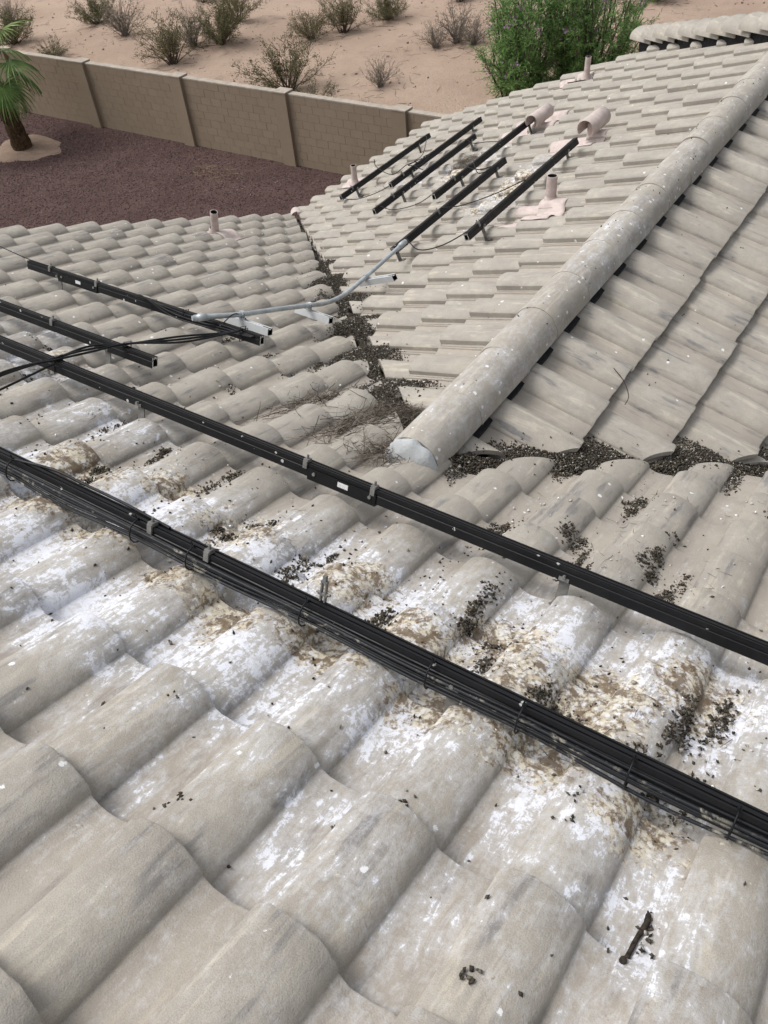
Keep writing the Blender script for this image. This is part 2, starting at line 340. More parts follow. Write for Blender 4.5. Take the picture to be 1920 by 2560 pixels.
def tile_bm(coarse=False, ribs=False, var=0):
    vr = random.Random(100+var)
    ph = [vr.uniform(0, 6.28) for _ in range(6)]; tw_ = vr.gauss(0, .004)
    pr = [PROF[i] for i in (0, 1, 2, 4, 6, 7, 9, 10, 11, 13, 15, 17, 18, 20)] if coarse else (PROF_R if ribs else PROF)
    ys = [0.0, -0.006, -0.12, -0.27, -TLEN]; dz = [-0.0035, 0, 0, 0, 0]
    bm = bmesh.new(); top = [[bm.verts.new((u, y, h+Z0+STEP*(1+y/TE)+z)) for (u, h) in pr] for y, z in zip(ys, dz)]
    bot = [[bm.verts.new((u+(0.004 if i < 2 else 0), y, h+Z0+STEP*(1+y/TE)-THICK if i != 0 else h+Z0+STEP*(1+y/TE)-0.004)) for i, (u, h) in enumerate(pr)] for y in (0.0, -TLEN)]
    n = len(pr)
    def q(a, b, c, d, sm):
        f = bm.faces.new((a, b, c, d)); f.smooth = sm
    for j in range(len(ys)-1):
        for i in range(n-1): q(top[j][i], top[j+1][i], top[j+1][i+1], top[j][i+1], i > 0)
    for i in range(n-1):
        q(bot[0][i], bot[0][i+1], bot[1][i+1], bot[1][i], False)
    nose = [bm.verts.new(v.co) for v in top[0]]; nb = [bm.verts.new(v.co) for v in bot[0]]
    hd = [bm.verts.new(v.co) for v in top[-1]]; hb = [bm.verts.new(v.co) for v in bot[1]]
    for i in range(n-1):
        q(nose[i], nose[i+1], nb[i+1], nb[i], False); q(hd[i+1], hd[i], hb[i], hb[i+1], False)
    for sgn, k in ((0, 0), (1, n-1)):
        col = [bm.verts.new(t[k].co) for t in top]; b0 = bm.verts.new(bot[0][k].co); b1 = bm.verts.new(bot[1][k].co)
        loop = col+[b1, b0]; f = bm.faces.new(loop if sgn == 0 else loop[::-1]); f.smooth = False
    for v in bm.verts:
        u_, y_ = v.co.x, v.co.y
        v.co.z += .0012*math.sin(u_*22+ph[0])*math.cos(y_*9+ph[1])+tw_*(u_-.16)*(y_+.2)*3
        if y_ > -.01: v.co.y += .0016*math.sin(u_*45+ph[2])+.0010*math.sin(u_*120+ph[3])
    bm.normal_update()
    for e in bm.edges:
        if len(e.link_faces) == 2 and e.calc_face_angle(0) > R(36): e.smooth = False
    return bm
def sharp(me):
    # keep the seam and foot edges crisp, round elsewhere
    return me
_mesh = {}
def tile_mesh(mat, coarse):
    va = rnd.randrange(5); k = (mat.name, coarse, va)
    if k not in _mesh:
        bm = tile_bm(coarse, mat is M_TB, va)
        me = bpy.data.meshes.new('roof_tile'); bm.to_mesh(me); bm.free(); me.materials.append(mat); _mesh[k] = me
    return _mesh[k]
def cut_tile(mat, M, planes, coarse=False):
    bm = tile_bm(coarse, mat is M_TB); bmesh.ops.remove_doubles(bm, verts=bm.verts, dist=1e-6); Mi = M.inverted()
    for co, no in planes:
        lc = Mi @ co; ln = (Mi.to_3x3() @ no).normalized()
        ds = [(v.co-lc).dot(ln) for v in bm.verts]
        if not ds or min(ds) > -0.015: bm.free(); return None
        if max(ds) < 0: continue
        r = bmesh.ops.bisect_plane(bm, geom=bm.verts[:]+bm.edges[:]+bm.faces[:], plane_co=lc, plane_no=ln, clear_outer=True)
        eds = [e for e in bm.edges if e.is_boundary]
        if eds: 
            try: bmesh.ops.triangle_fill(bm, edges=eds, use_beauty=True, use_dissolve=False)
            except Exception: pass
    for f in bm.faces: f.smooth = False
    for e in bm.edges: e.smooth = True
    for f in bm.faces:
        if abs(f.normal.z) > 0.35: f.smooth = True
    for e in bm.edges:
        if len(e.link_faces) == 2 and e.calc_face_angle(0) > R(38): e.smooth = False
    me = bpy.data.meshes.new('roof_tile_cut'); bm.to_mesh(me); bm.free(); me.materials.append(mat); return me

main_roof = thing('main_roof', 'near roof slope of beige concrete tiles crossed by long black rails and soiled white', 'roof', Ar(0, -1.2))
wing_roof = thing('wing_roof', 'wing roof of clean grey beige tiles with pale ridge running to upper right', 'roof', (0, 3, 0))

def place_tile(parent, mat, org, ax, planes, jit=1.0, coarse=False):
    a = Matrix.Rotation(rnd.gauss(0, 0.008)*jit, 4, 'Z') @ Matrix.Rotation(rnd.gauss(0, 0.008)*jit, 4, 'Y')
    j = Vector((rnd.gauss(0, .0025), rnd.gauss(0, .007), abs(rnd.gauss(0, .002))))*jit
    M = mat_axes(org, *ax) @ Matrix.Translation(j) @ a
    cut = False
    for co, no in planes:
        ds = [((M @ Vector((u, y, .03)))-co).dot(no) for u in (0, TW) for y in (0, -TLEN)]
        if min(ds) > -0.01: return None
        if max(ds) > 0: cut = True
    me = cut_tile(mat, M, planes, coarse) if cut else tile_mesh(mat, coarse)
    if me is None: return None
    return link('roof_tile', me, parent, M)
V1 = Vector((-1, 1, 0)).normalized(); 
GA, GB = 0.022, 0.028
nAB = Vector((1, 1, 0)).normalized()      # A keeps x+y < 0 on the left, B keeps x+y > 0
nAC = Vector((-1, 1, 0)).normalized()     # A keeps y-x < 0 on the right, C keeps y-x > 0
count = [0, 0]
IA0, JB1 = -15, 13
RAKE_Y = YB+23*TW+.005; HIP = 6.03; nH = Vector((1, 1, 0)).normalized()
for i in range(IA0, 11):
    for j in range(-5, 22):
        x = XA+i*TW; d = DA+j*TE
        if not in_view(Ar(x+.16, d-.17), 0.16): continue
        g = rnd.uniform(-.012, .02)
        pl = [(nAB*(-GA-g), nAB) if x+.2 < 0 else (nAC*(-GA-g), nAC)]
        if place_tile(main_roof, M_TA, Ar(x, d), AX_A, pl, 1.0): count[0] += 1
for i in range(-4, 23):
    for j in range(0, JB1+1):
        y = YB+i*TW; d = DB+j*TE
        pl = []
        g = rnd.uniform(-.012, .02)
        if y < d*CS+.6: pl.append((nAB*(GB+g), -nAB))
        if y-d*CS > 4.6: pl.append((Vector((0, HIP-.03, 0)), nH))
        if not in_view(Br(y+.16, d-.17), 0.2): continue
        if place_tile(wing_roof, M_TB, Br(y, d), AX_B, pl, 1.0, coarse=(y > 4.5)): count[1] += 1
for i in range(-4, 18):
    for j in range(0, 8):
        y = YC+i*TW+0.186; d = DC+j*TE
        pl = []
        g = rnd.uniform(-.012, .02)
        if y < d*CS+1.0: pl.append((nAC*(GB+g), -nAC))
        if not in_view(Cr(y-.16, d-.17), 0.2): continue
        if y < -.05: continue
        if place_tile(wing_roof, M_TC, Cr(y, d), AX_C, pl, 1.0): count[1] += 1
print('tiles', count)

# decks under the tiles, valley metal, walls below
def deck(name, pts, parent, mat, th=0.10):
    b = MB(); n = len(pts); lo = [Vector(p)-Vector((0, 0, th)) for p in pts]
    b.add(pts, [tuple(range(n))]); b.add(lo, [tuple(range(n))[::-1]])
    for k in range(n): b.add([pts[k], lo[k], lo[(k+1) % n], pts[(k+1) % n]], [(0, 1, 2, 3)])
    return b.build(name, mat, parent)
def zA(x, y, h=-.098): return Vector((x, y, -S*y+h))
def zB(x, y, h=-.098): return Vector((x, y, S*x+h))
def zC(x, y, h=-.098): return Vector((x, y, -S*x+h))
XR, XE = XA+IA0*TW-.04, -(DB+JB1*TE-.06)*CS
deck('roof_deck', [zA(XR, -7), zA(8, -7), zA(8, 8), zA(0, 0), zA(XR, -XR)], main_roof, M_FELT)
deck('roof_deck', [zB(0, 0), zB(0, HIP), zB(HIP-RAKE_Y, RAKE_Y), zB(XE, RAKE_Y), zB(XE, -XE)], wing_roof, M_FELT)
deck('roof_deck', [zC(0, 0), zC(8, 8), zC(8, HIP+8), zC(0, HIP)], wing_roof, M_FELT)
hz = lambda x, y: Vector((x, y, S*(HIP-y)-.098))
deck('roof_deck', [hz(0, HIP), hz(8, HIP+8), hz(HIP-RAKE_Y, HIP+8), hz(HIP-RAKE_Y, RAKE_Y)], wing_roof, M_FELT)
b = MB()
for sgn in (-1, 1):
    k = -XE if sgn < 0 else 8
    za = lambda t, o: Vector((sgn*t, t-o, -S*(t-o)-.086)); zb = lambda t, o: Vector((sgn*(t-o), t, -S*(t-o)-.086))
    b.add([za(0.0, .14), za(k, .14), Vector((sgn*k, k, -S*k-.092)), Vector((0, 0, -.092))], [(0, 1, 2, 3)]); b.add([Vector((0, 0, -.092)), Vector((sgn*k, k, -S*k-.092)), zb(k, .14), zb(0.0, .14)], [(0, 1, 2, 3)])
b.build('valley_flashing', simple('valley_metal', (0.20, 0.18, 0.165), .6, .1, .25, 20), wing_roof)
M_STUCCO = simple('stucco_wall', (0.46, 0.40, 0.33), .9, 0, .06, 6, .2, .003, 80)
b = MB()
def prism(bm_, poly, ztop, z0):
    n = len(poly); t = [Vector((x, y, ztop(x, y))) for x, y in poly]; l = [Vector((x, y, z0)) for x, y in poly]
    bm_.add(t, [tuple(range(n))]); bm_.add(l, [tuple(range(n))[::-1]])
    for k in range(n): bm_.add([t[k], l[k], l[(k+1) % n], t[(k+1) % n]], [(0, 1, 2, 3)])
prism(b, [(-4.05, -7), (8, -7), (8, 4.0), (-4.05, 4.0)], lambda x, y: min(-S*y, -S*4)-.35 if y > 0 else -S*4-.35, G)
b.add([(-4.05, -7, -S*4-.35), (-4.05, 4, -S*4-.35), (-4.05, -7, S*7-.3)], [(0, 1, 2)])
prism(b, [(-4.4, 4.0), (8, 4.0), (8, 7.8), (-4.4, 7.8)], lambda x, y: -S*4.4-.35, G)
hw = b.build('house_wall', M_STUCCO, None, label='pale stucco house walls under the tiled roof', cat='house')

# rake trim of the main roof
b = MB()
for k in range(10): pass
# ridge caps --------------------------------------------------------------
def cap_mesh(name, mat, L=0.46, r0=0.121, r1=0.1185, hh=0.138, nseg=16, th=.010, lf=.006):
    bm_ = MB(); ys = [0.0, .012, .10, .22, .34, L]
    def ring(y, off, first=False):
        rr = r0+(r1-r0)*y/L-off; h_ = hh*(rr/r0); lift = lf*(1-y/L)
        return [Vector((-rr*math.cos(math.pi*k/nseg), y, h_*math.sin(math.pi*k/nseg)**.85+lift-(.004 if first else 0))) for k in range(nseg+1)]
    rings = [ring(y, 0, i == 0) for i, y in enumerate(ys)]; m = nseg+1
    bm_.add([v for r in rings for v in r], [(i*m+k, i*m+k+1, (i+1)*m+k+1, (i+1)*m+k) for i in range(len(ys)-1) for k in range(nseg)], 0, True)
    a, c = rings[0], ring(0, th); bm_.add(a+c, [(k+1, k, m+k, m+k+1) for k in range(nseg)])
    c2 = ring(L, th); bm_.add(c+c2, [(k, m+k, m+k+1, k+1) for k in range(nseg)], 0, True)
    return bm_.mesh(name, mat)
Zup = Vector((0, 0, 1))
CAPM = cap_mesh('ridge_cap', M_RIDGE)
CAPE = 0.385; cap_z = -0.022; RX = -.022
E0 = Vector((RX+.006, -.035, cap_z+.018)); E1 = Vector((RX, .425, cap_z+.002)); ey = (E1-E0).normalized(); ex = ey.cross(Zup).normalized()
link('ridge_cap', CAPM, wing_roof, mat_axes(E0, ex, ey, ex.cross(ey)))
y = 0.35; k = 1
while y < HIP-.1:
    o = link('ridge_cap', CAPM, wing_roof, Matrix.Translation((RX+rnd.gauss(0, .003), y, cap_z+rnd.gauss(0, .002))) @ Matrix.Rotation(rnd.gauss(0, .006), 4, 'Z'))
    y += CAPE; k += 1
b = MB(); b.box((-.02, HIP/2, -.05), .17, HIP, .11)
b.box((0.050, HIP/2, -.076), .085, HIP, .06, (Vector((CS, 0, -SN)), Vector((0, 1, 0)), NC))
b.build('ridge_felt', M_FELT, wing_roof)
# mortar plug at the ridge end
bm = bmesh.new(); bmesh.ops.create_icosphere(bm, subdivisions=4, radius=1.0)
for v in bm.verts:
    p = v.co.copy(); v.co = Vector((p.x*.128, p.y*.050, p.z*.136))
    nz = math.sin(p.x*7+1)*math.cos(p.z*6)*.006+math.sin(p.x*17+p.z*13)*.003; v.co += p*nz
    if v.co.z < -.02: v.co.z = -.02+(v.co.z+.02)*.3
for f in bm.faces: f.smooth = True
me = bpy.data.meshes.new('mortar_plug'); bm.to_mesh(me); bm.free(); me.materials.append(M_MORTAR)
link('mortar_plug', me, wing_roof, mat_axes(E0-ey*.020+Zup*.008, ex, ey, ex.cross(ey)))
# far hip with its own caps
hd = Vector((1, -1, 0)).normalized(); Hlow = Vector((HIP-RAKE_Y-.12, RAKE_Y+.12, 0)); Hlow.z = S*Hlow.x
Hup = Vector((0, HIP, 0)); hv = (Hup-Hlow); hl = hv.length; hv.normalize(); hx = hv.cross(Vector((0, 0, 1))).normalized(); hn = hx.cross(hv)
CAPH = cap_mesh('hip_cap', M_TB, .40, .165, .105, .120, lf=.075)
d = 0.0
while d < hl+.05:
    link('hip_cap', CAPH, wing_roof, mat_axes(Hlow+hv*d+hn*.035, hx, hv, hn) @ Matrix.Rotation(rnd.gauss(0, .012), 4, 'Z'))
    d += .285
b = MB(); b.box(Hlow+hv*(hl/2+.05)+hn*.005, .15, hl, .12, (hx, hv, hn)); b.build('hip_felt', M_FELT, wing_roof)

# ------------------------------------------------------------------ surface height helpers (for resting things)
def hAr(x, d):
    u = (x-XA) % TW; v = ((d-DA) % TE)       # distance below the previous nose
    return prof_h(u)+Z0+STEP*(v/TE)
def hBr(y, d):
    u = (y-YB) % TW; v = ((d-DB) % TE); return prof_h(u)+Z0+STEP*(v/TE)
def hCr(y, d):
    u = (YC+.186-y) % TW; v = ((d-DC) % TE); return prof_h(u)+Z0+STEP*(v/TE)

def hA(x, d): return hAr(*SA(x, d))
def hB(y, d): return hBr(*SB(y, d))
def hC(y, d): return hCr(*SC(y, d))
# ------------------------------------------------------------------ rails
RAILW, RAILH, RAIL0 = .036, .052, .084
RP = [(-.018, 0), (.018, 0), (.018, .030), (.0155, .032), (.0155, .036), (.018, .038), (.018, .052), (.012, .052), (.012, .046), (.006, .046), (.006, .052), (-.006, .052), (-.006, .046), (-.012, .046), (-.012, .052), (-.018, .052), (-.018, .038), (-.0155, .036), (-.0155, .032), (-.018, .030)]
def rail(name, P0, P1, up, side, label, brk, clips=(), group=None, splice=None, mat=None):
    """P0,P1: centre of the rail's underside at its ends; side: unit vector across, towards the viewer side"""
    ax = (P1-P0).normalized(); t = thing(name, label, 'rail', P0, group); n = len(RP); bm_ = MB()
    def loop(p, k=1.0, ci=0.026): return [p+side*(a*k)+up*(ci+(h-ci)*k) for a, h in RP]
    L0, L1 = loop(P0), loop(P1)
    bm_.add(L0+L1, [(i, (i+1) % n, n+(i+1) % n, n+i) for i in range(n)], 0)
    for L, P, sg in ((L0, P0, 1), (L1, P1, -1)):
        I = loop(P, .70); D = loop(P+ax*(.05*sg), .70)
        bm_.add(L+I, [(i, (i+1) % n, n+(i+1) % n, n+i) for i in range(n)], 1)
        bm_.add(I+D, [(i, (i+1) % n, n+(i+1) % n, n+i) for i in range(n)], 2); bm_.add(D, [tuple(range(n))], 2)
    bm_.build('rail_body', [mat or M_DUSTY, M_ALU, M_DARK], t)
    for s_, hf in brk:                       # standoff feet at distance s_ along the rail
        q = P0+ax*s_; m = MB()
        m.box(q-up*(RAIL0-hf)*.5+up*.012, .034, .006, RAIL0-hf+.024, (ax, side, up)); m.box(q-up*(RAIL0-hf-.006)+side*.022, .034, .05, .006, (ax, side, up))
        m.box(q+up*.008+side*.004, .034, .034, .012, (ax, side, up)); m.tube([q+up*.018-side*.03, q+up*.018+side*.03], .006, 6)
        m.build('standoff_bracket', M_BRKT, t)
    for s_ in clips:
        q = P0+ax*s_; m = MB()
        m.box(q+up*(RAILH+.006)+side*.008, .020, .024, .012, (ax, side, up)); m.box(q+up*(RAILH-.008)+side*.021, .018, .006, .030, (ax, side, up)); m.tube([q+up*(RAILH+.01)+side*.008, q+up*(RAILH+.026)+side*.008], .0045, 6)
        m.build('clip', M_BRKT, t)
    if splice:
        s_, ln = splice; q = P0+ax*s_; m = MB()
        m.box(q-up*.004, ln, .044, .010, (ax, side, up)); m.box(q+side*.0205+up*.018, ln, .005, .036, (ax, side, up))
        pl = m.build('splice_plate', M_BLACK, t)
        m = MB(); m.box(q+side*.0240+up*.020+ax*.01, .045, .002, .018, (ax, side, up)); m.build('sticker', M_STICKER, pl)
        for e in (-.4, .42): m = MB(); m.tube([q+ax*(ln*e)+side*.022+up*.02, q+ax*(ln*e)+side*.028+up*.02], .007, 6); m.build('bolt', M_BRKT, pl)
    return t
sideA = Vector((0, -CS, SN)); sideB = Vector((CS, 0, SN))
def railA(name, x0, x1, d0, d1, label, feet, clips=(), splice=None, mat=None):
    P0, P1 = Aw(x0, d0, RAIL0), Aw(x1, d1, RAIL0); ax_ = (P1-P0).normalized(); along = lambda p: (p-P0).dot(ax_)
    return rail(name, P0, P1, NA, sideA, label, [(along(Aw(f, d0, RAIL0)), hA(f, d0)+.003) for f in feet], [along(Aw(c_, d0, RAIL0)) for c_ in clips], 'black mounting rails on the near slope', (along(Aw(splice[0], d0, RAIL0)), splice[1]) if splice else None, mat)
railA('mounting_rail', -3.04, -1.18, .165, .145, 'short black rail ending beside the conduit, nearest the yard on the near slope', (-2.76, -1.47), (-2.83, -2.42), (-2.58, .36))
railA('mounting_rail', -4.05, -1.21, -.535, -.56, 'black rail with white splatter, cut end left of the long rails', (-3.4, -1.52), (-1.9,))
railA('mounting_rail', -3.4, 3.2, -.90, -1.00, 'long black rail crossing the middle of the near slope with white sticker', (-2.72, -.89, .96, 2.8), (-.04, .25), (.12, .30))
railA('mounting_rail', -2.6, 3.0, -1.668, -1.672, 'nearest long black rail with a cable bundle strapped along it', (-2.1, -.28, .96, 2.2), (-.05, .17), None)
# a small upright clip bracket on the nearest rail
def railB(y0, y1, d, label, feet, clips=()):
    P0 = Bw(y0, d, RAIL0); P1 = Bw(y1, d, RAIL0); ax_ = (P1-P0).normalized(); along = lambda p: (p-P0).dot(ax_)
    return rail('mounting_rail', P0, P1, NB, sideB, label, [(along(Bw(f, d, RAIL0)), hB(f, d)+.003) for f in feet], [along(Bw(c_, d, RAIL0)) for c_ in clips], 'black mounting rails on the wing slope', None)
railB(4.25, 6.0, 4.045, 'short black rail lowest on the wing slope beside the eave vent pipe', (4.52, 5.75), (4.45,))
railB(4.2, 6.0, 3.325, 'short black rail with tangled wire loops, second from the wing eave', (4.57, 5.8), (4.42,))
railB(3.42, 5.25, 2.95, 'short black rail touching the twig nest, third from the wing eave', (3.87, 5.15), (3.72,))
railB(3.42, 5.27, 2.27, 'short black rail pointing at the hooded vent, fourth from the wing eave', (3.86, 5.16), (3.75,))
railB(2.26, 4.0, 1.885, 'short black rail that the grey conduit runs onto', (2.30, 3.83), (2.9,))
railB(2.24, 4.0, 1.205, 'short black rail nearest the ridge on the wing slope', (2.45, 3.81), (2.4,))

# ------------------------------------------------------------------ conduit, channels, cables
def Av(x, d, h): return Aw(x, d, h)
cp = [Aw(-1.55, .02, .155), Aw(-1.50, .12, .165), Aw(-1.44, .28, .17), Aw(-1.40, .55, .175), Aw(-1.37, .78, .175)]
pb = [Bw(1.34, 1.70, .17), Bw(1.45, 1.70, .16), Bw(1.72, 1.715, .155), Bw(2.26, 1.77, .15)]
ctr = smooth_path([cp[0], cp[1], cp[2], cp[3], cp[4], (cp[4]*.35+pb[0]*.65)+Vector((0, 0, -.004)), pb[1], pb[2], pb[3]], 8)
t = thing('conduit', 'galvanised grey conduit bending across the valley from near slope to wing slope', 'conduit', Aw(-1.4, .5))
b = MB(); b.tube(ctr, .0145, 12); b.build('pipe', M_GALV, t)
for q0, q1 in ((Bw(2.20, 1.765, .15), Bw(2.30, 1.772, .15)), (Aw(-1.545, .03, .156), Aw(-1.51, .10, .163))):
    b = MB(); b.tube([q0, q0.lerp(q1, .25), q0.lerp(q1, .26), q0.lerp(q1, .74), q0.lerp(q1, .75), q1], [.018, .018, .021, .021, .018, .018], 12); b.build('coupling', M_GALV, t)
def strap(P, dirv, up, r=.0175):
    dirv = dirv.normalized(); sd_ = dirv.cross(up).normalized(); m = MB()
    for o in (-.006, .006):
        m.tube([P+dirv*o+sd_*(r*math.cos(a))+up*(r*math.sin(a)) for a in [2*math.pi*k/14 for k in range(15)]], .004, 5, caps=False)
    m.box(P-up*(r+.006), .022, .03, .014, (dirv, sd_, up)); m.build('pipe_strap', M_GALV, t)
strap(cp[2], cp[3]-cp[2], NA); strap(cp[4], cp[4]-cp[3], NA); strap(pb[2], pb[3]-pb[2], NB)
def channel(P0, P1, up, label, w=.041, h=.041):
    ax = (P1-P0).normalized(); sd_ = up.cross(ax).normalized(); upn = ax.cross(sd_); t_ = thing('support_channel', label, 'channel', P0, 'aluminium channel blocks under the conduit')
    m = MB(); RPc = [(-w/2, 0), (w/2, 0), (w/2, h), (w*.22, h), (w*.22, h-.007), (-w*.22, h-.007), (-w*.22, h), (-w/2, h)]; n = len(RPc)
    lp = lambda P, k=1.: [P+sd_*(a*k)+upn*(h/2+(e-h/2)*k) for a, e in RPc]
    L0, L1 = lp(P0), lp(P1); m.add(L0+L1, [(i, (i+1) % n, n+(i+1) % n, n+i) for i in range(n)])
    for L, P, sg in ((L0, P0, 1), (L1, P1, -1)):
        I = lp(P, .86); D = lp(P+ax*.06*sg, .86); m.add(L+I, [(i, (i+1) % n, n+(i+1) % n, n+i) for i in range(n)]); m.add(I+D, [(i, (i+1) % n, n+(i+1) % n, n+i) for i in range(n)], 1); m.add(D, [tuple(range(n))], 1)
    m.build('channel_body', [M_STRUT, M_DARK], t_); return t_
channel(Aw(-1.56, .29, .102), Aw(-1.245, .285, .098), NA, 'aluminium channel block beside the end of the short near rail')
channel(Aw(-1.47, .80, .105), Aw(-1.215, .79, .100), NA, 'aluminium channel block at the valley under the conduit bend')
channel(Bw(1.74, 1.80, .092), Bw(1.705, 1.46, .10), NB, 'aluminium channel block on the wing slope under the conduit')
def cable(name, pts, r, label, n=8, mat=None, parent=None, cat='cable', steps=8):
    m = MB(); m.tube(smooth_path(pts, steps), r, n); return m.build(name, mat or M_CABLE, parent, label=label, cat=cat) if parent is None else m.build(name, mat or M_CABLE, parent)
# bundle crossing three rails on the left
top3 = RAIL0+RAILH+.008
t = thing('cable_bundle', 'black cable bundle slung diagonally over the rails at left edge', 'cable', Aw(-1.4, -.7))
for k in range(3):
    o = (k-1)*.009
    cable('cable', [Aw(-1.28+o, -1.75, .05), Aw(-1.33+o, -1.28, .14+.01*k), Aw(-1.40+o, -.93, top3+.006*(k % 2)), Aw(-1.42+o, -.74, .16-.01*k), Aw(-1.40+o, -.55, top3+.004*k), Aw(-1.36+o, -.25, .145-.012*k), Aw(-1.31+o*.5, .04, .135), Aw(-1.30, .13, top3)], .0055, None, parent=t)
cable('cable', [Aw(-1.24, -1.72, .04), Aw(-1.30, -1.28, .105), Aw(-1.37, -.98, .135)], .005, None, parent=t)
for d_ in (-.93, -.55, .13):
    m = MB(); q = Aw(-1.40 if d_ < 0 else -1.30, d_, 0); P = [q+NA*(RAIL0-.004)-sideA*.022, q+NA*(RAIL0-.004)+sideA*.022, q+NA*(top3+.014)+sideA*.022, q+NA*(top3+.014)-sideA*.022, q+NA*(RAIL0-.004)-sideA*.022]
    m.tube(P, .0025, 5, smooth=False); m.build('zip_tie', M_CABLE, t)
# wires on the short near rail
t = thing('rail_wires', 'thin black wires tied along the short rail by the conduit', 'cable', Aw(-1.9, .14))
for k in range(3):
    cable('cable', [Aw(-2.05, .14-.02*k, top3+.0), Aw(-1.98, .12-.02*k, top3+.012*k), Aw(-1.80, .135-.015*k, .125-.012*k), Aw(-1.62, .13-.014*k, .122-.012*k), Aw(-1.45, .13-.012*k, .130-.012*k), Aw(-1.22, .125-.01*k, .125)], .004, None, parent=t)
cable('cable', [Aw(-1.46, .15, .13), Aw(-1.44, .23, .18), Aw(-1.43, .33, .12), Aw(-1.42, .36, .05)], .003, None, parent=t)
for x_ in (-1.96, -1.72, -1.30):
    m = MB(); q = Aw(x_, .148, 0); P = [q+NA*(RAIL0-.003)-sideA*.021, q+NA*(RAIL0-.003)+sideA*.021, q+NA*(top3)+sideA*.021, q+NA*(top3)-sideA*.021, q+NA*(RAIL0-.003)-sideA*.021]
    m.tube(P, .0022, 5, smooth=False); m.build('zip_tie', M_CABLE, t)
cable('loose_wire', [Aw(-4.4, .28, .10), Aw(-3.7, .22, .16), Aw(-3.04, .165, top3-.004), Aw(-2.8, .16, top3)], .0032, 'single thin wire reaching the left end of the short near rail')
# main bundle along nearest rail
t = thing('cable_bundle', 'thick bundle of soiled black cables strapped under the nearest rail', 'cable', Aw(.4, -1.70))
def sag(x): return .5-.5*math.cos((x+.72)*2*math.pi/.62)
for k in range(6):
    pts = []; row, lay = k % 5, k//5
    for i in range(57):
        x_ = -2.6+i*.1; s_ = sag(x_)*(.6+.4*math.sin(1.7*x_+k)); wv = math.sin(2.3*x_+k*1.7)
        pts.append(Aw(x_, -1.668-.0225-.0085*lay-.0035*wv-.004*s_*(row/4), 0.112-.0098*row-.004*lay-.0045*math.cos(2.1*x_+k*2.1)-.020*s_*(.3+row/5)))
    m = MB(); m.tube(smooth_path(pts, 2), .0046, 7); m.build('cable', M_CABLE2 if k % 3 else M_CABLE, t)
cable('cable', [Aw(-.66, -1.69, .142), Aw(-.5, -1.66, .15), Aw(-.38, -1.655, .146), Aw(-.2, -1.65, .142), Aw(0, -1.66, .14)], .005, None, parent=t)
for x_ in (-.86, -.66, -.10, .12, .52, .90, 1.14, 1.40, 1.62):
    m = MB(); q = Aw(x_, -1.69, 0); P = []
    for a in range(13):
        th_ = 2*math.pi*a/12; P.append(q+sideA*(.000+.031*math.cos(th_))+NA*(.102+.038*math.sin(th_)))
    m.tube(P, .0024, 5); m.box(P[3]+NA*.004, .010, .008, .008, (Vector((1, 0, 0)), sideA, NA)); m.tube([P[3], P[3]+NA*.022+sideA*.01], .002, 4)
    m.build('zip_tie', M_CABLE, t)
# upright clip bracket standing on the nearest rail
t = thing('clip_bracket', 'small grey metal clip bracket standing up on the nearest rail', 'bracket', Aw(.545, -1.655, RAIL0+RAILH))
m = MB(); q = Aw(.545, -1.655, RAIL0+RAILH); axr = Vector((1, 0, 0))
for o in (-.007, .007): m.box(q+axr*o+NA*.03, .004, .010, .06, (axr, sideA, NA))
m.box(q+NA*.06, .020, .010, .006, (axr, sideA, NA)); m.box(q+NA*.022, .030, .012, .006, (axr, sideA, NA)); m.box(q+NA*.070, .010, .010, .018, (axr, sideA, NA)); m.build('clip_body', M_BRKT, t)
m = MB(); m.tube([q+NA*.022-axr*.022, q+NA*.026+axr*.022], .004, 6); m.build('bolt', M_BRKT, t)
# wires on the wing rails
tp = RAIL0+RAILH+.006
cable('loose_wire', [Bw(5.80, 4.03, tp), Bw(5.75, 3.9, .15), Bw(5.2, 3.6, .10), Bw(4.75, 3.38, .15), Bw(4.7, 3.32, tp)], .004, 'thin wire drooping from the eave rail to the tangled wire loops')
cable('loose_wire', [Bw(4.95, 4.04, tp+.10), Bw(4.93, 4.03, tp+.02), Bw(4.85, 3.8, .06), Bw(4.82, 3.55, .12), Bw(4.72, 3.34, tp), Bw(4.62, 3.3, .13), Bw(4.6, 3.2, .08)], .0042, 'short upright wire stub curling beside the eave rail')
cable('loose_wire', [Bw(4.85, 3.34, tp), Bw(4.80, 3.22, .16), Bw(4.66, 3.24, .12), Bw(4.62, 3.36, .15), Bw(4.72, 3.42, .14), Bw(4.80, 3.32, tp), Bw(4.7, 3.30, .12)], .0045, 'looped wire tangle hanging on the second rail from the eave')
cable('loose_wire', [Bw(4.55, 3.36, .12), Bw(4.3, 3.5, .07), Bw(4.15, 3.75, .08), Bw(4.2, 4.0, .12)], .0036, 'thin wire running down the wing tiles between two lowest rails')
cable('loose_wire', [Bw(4.66, 2.28, tp), Bw(4.74, 2.33, .10), Bw(4.9, 2.6, .10), Bw(5.05, 2.85, .09), Bw(5.08, 2.95, tp)], .0038, 'thin wire joining the rail by the hooded vent to the nest rail')
cable('loose_wire', [Bw(4.05, 2.28, tp), Bw(3.9, 2.18, .15), Bw(3.82, 2.02, .13), Bw(3.78, 1.88, tp), Bw(3.68, 1.86, tp), Bw(3.72, 1.98, .13), Bw(3.9, 2.12, .14), Bw(4.1, 2.26, tp)], .0042, 'wire loop strung between the conduit rail and the rail above the nest')
cable('loose_wire', [Bw(2.95, 1.88, tp), Bw(3.0, 1.72, .11), Bw(3.05, 1.45, .12), Bw(3.15, 1.21, tp)], .004, 'thin wire crossing soiled tiles between the two rails nearest the ridge')
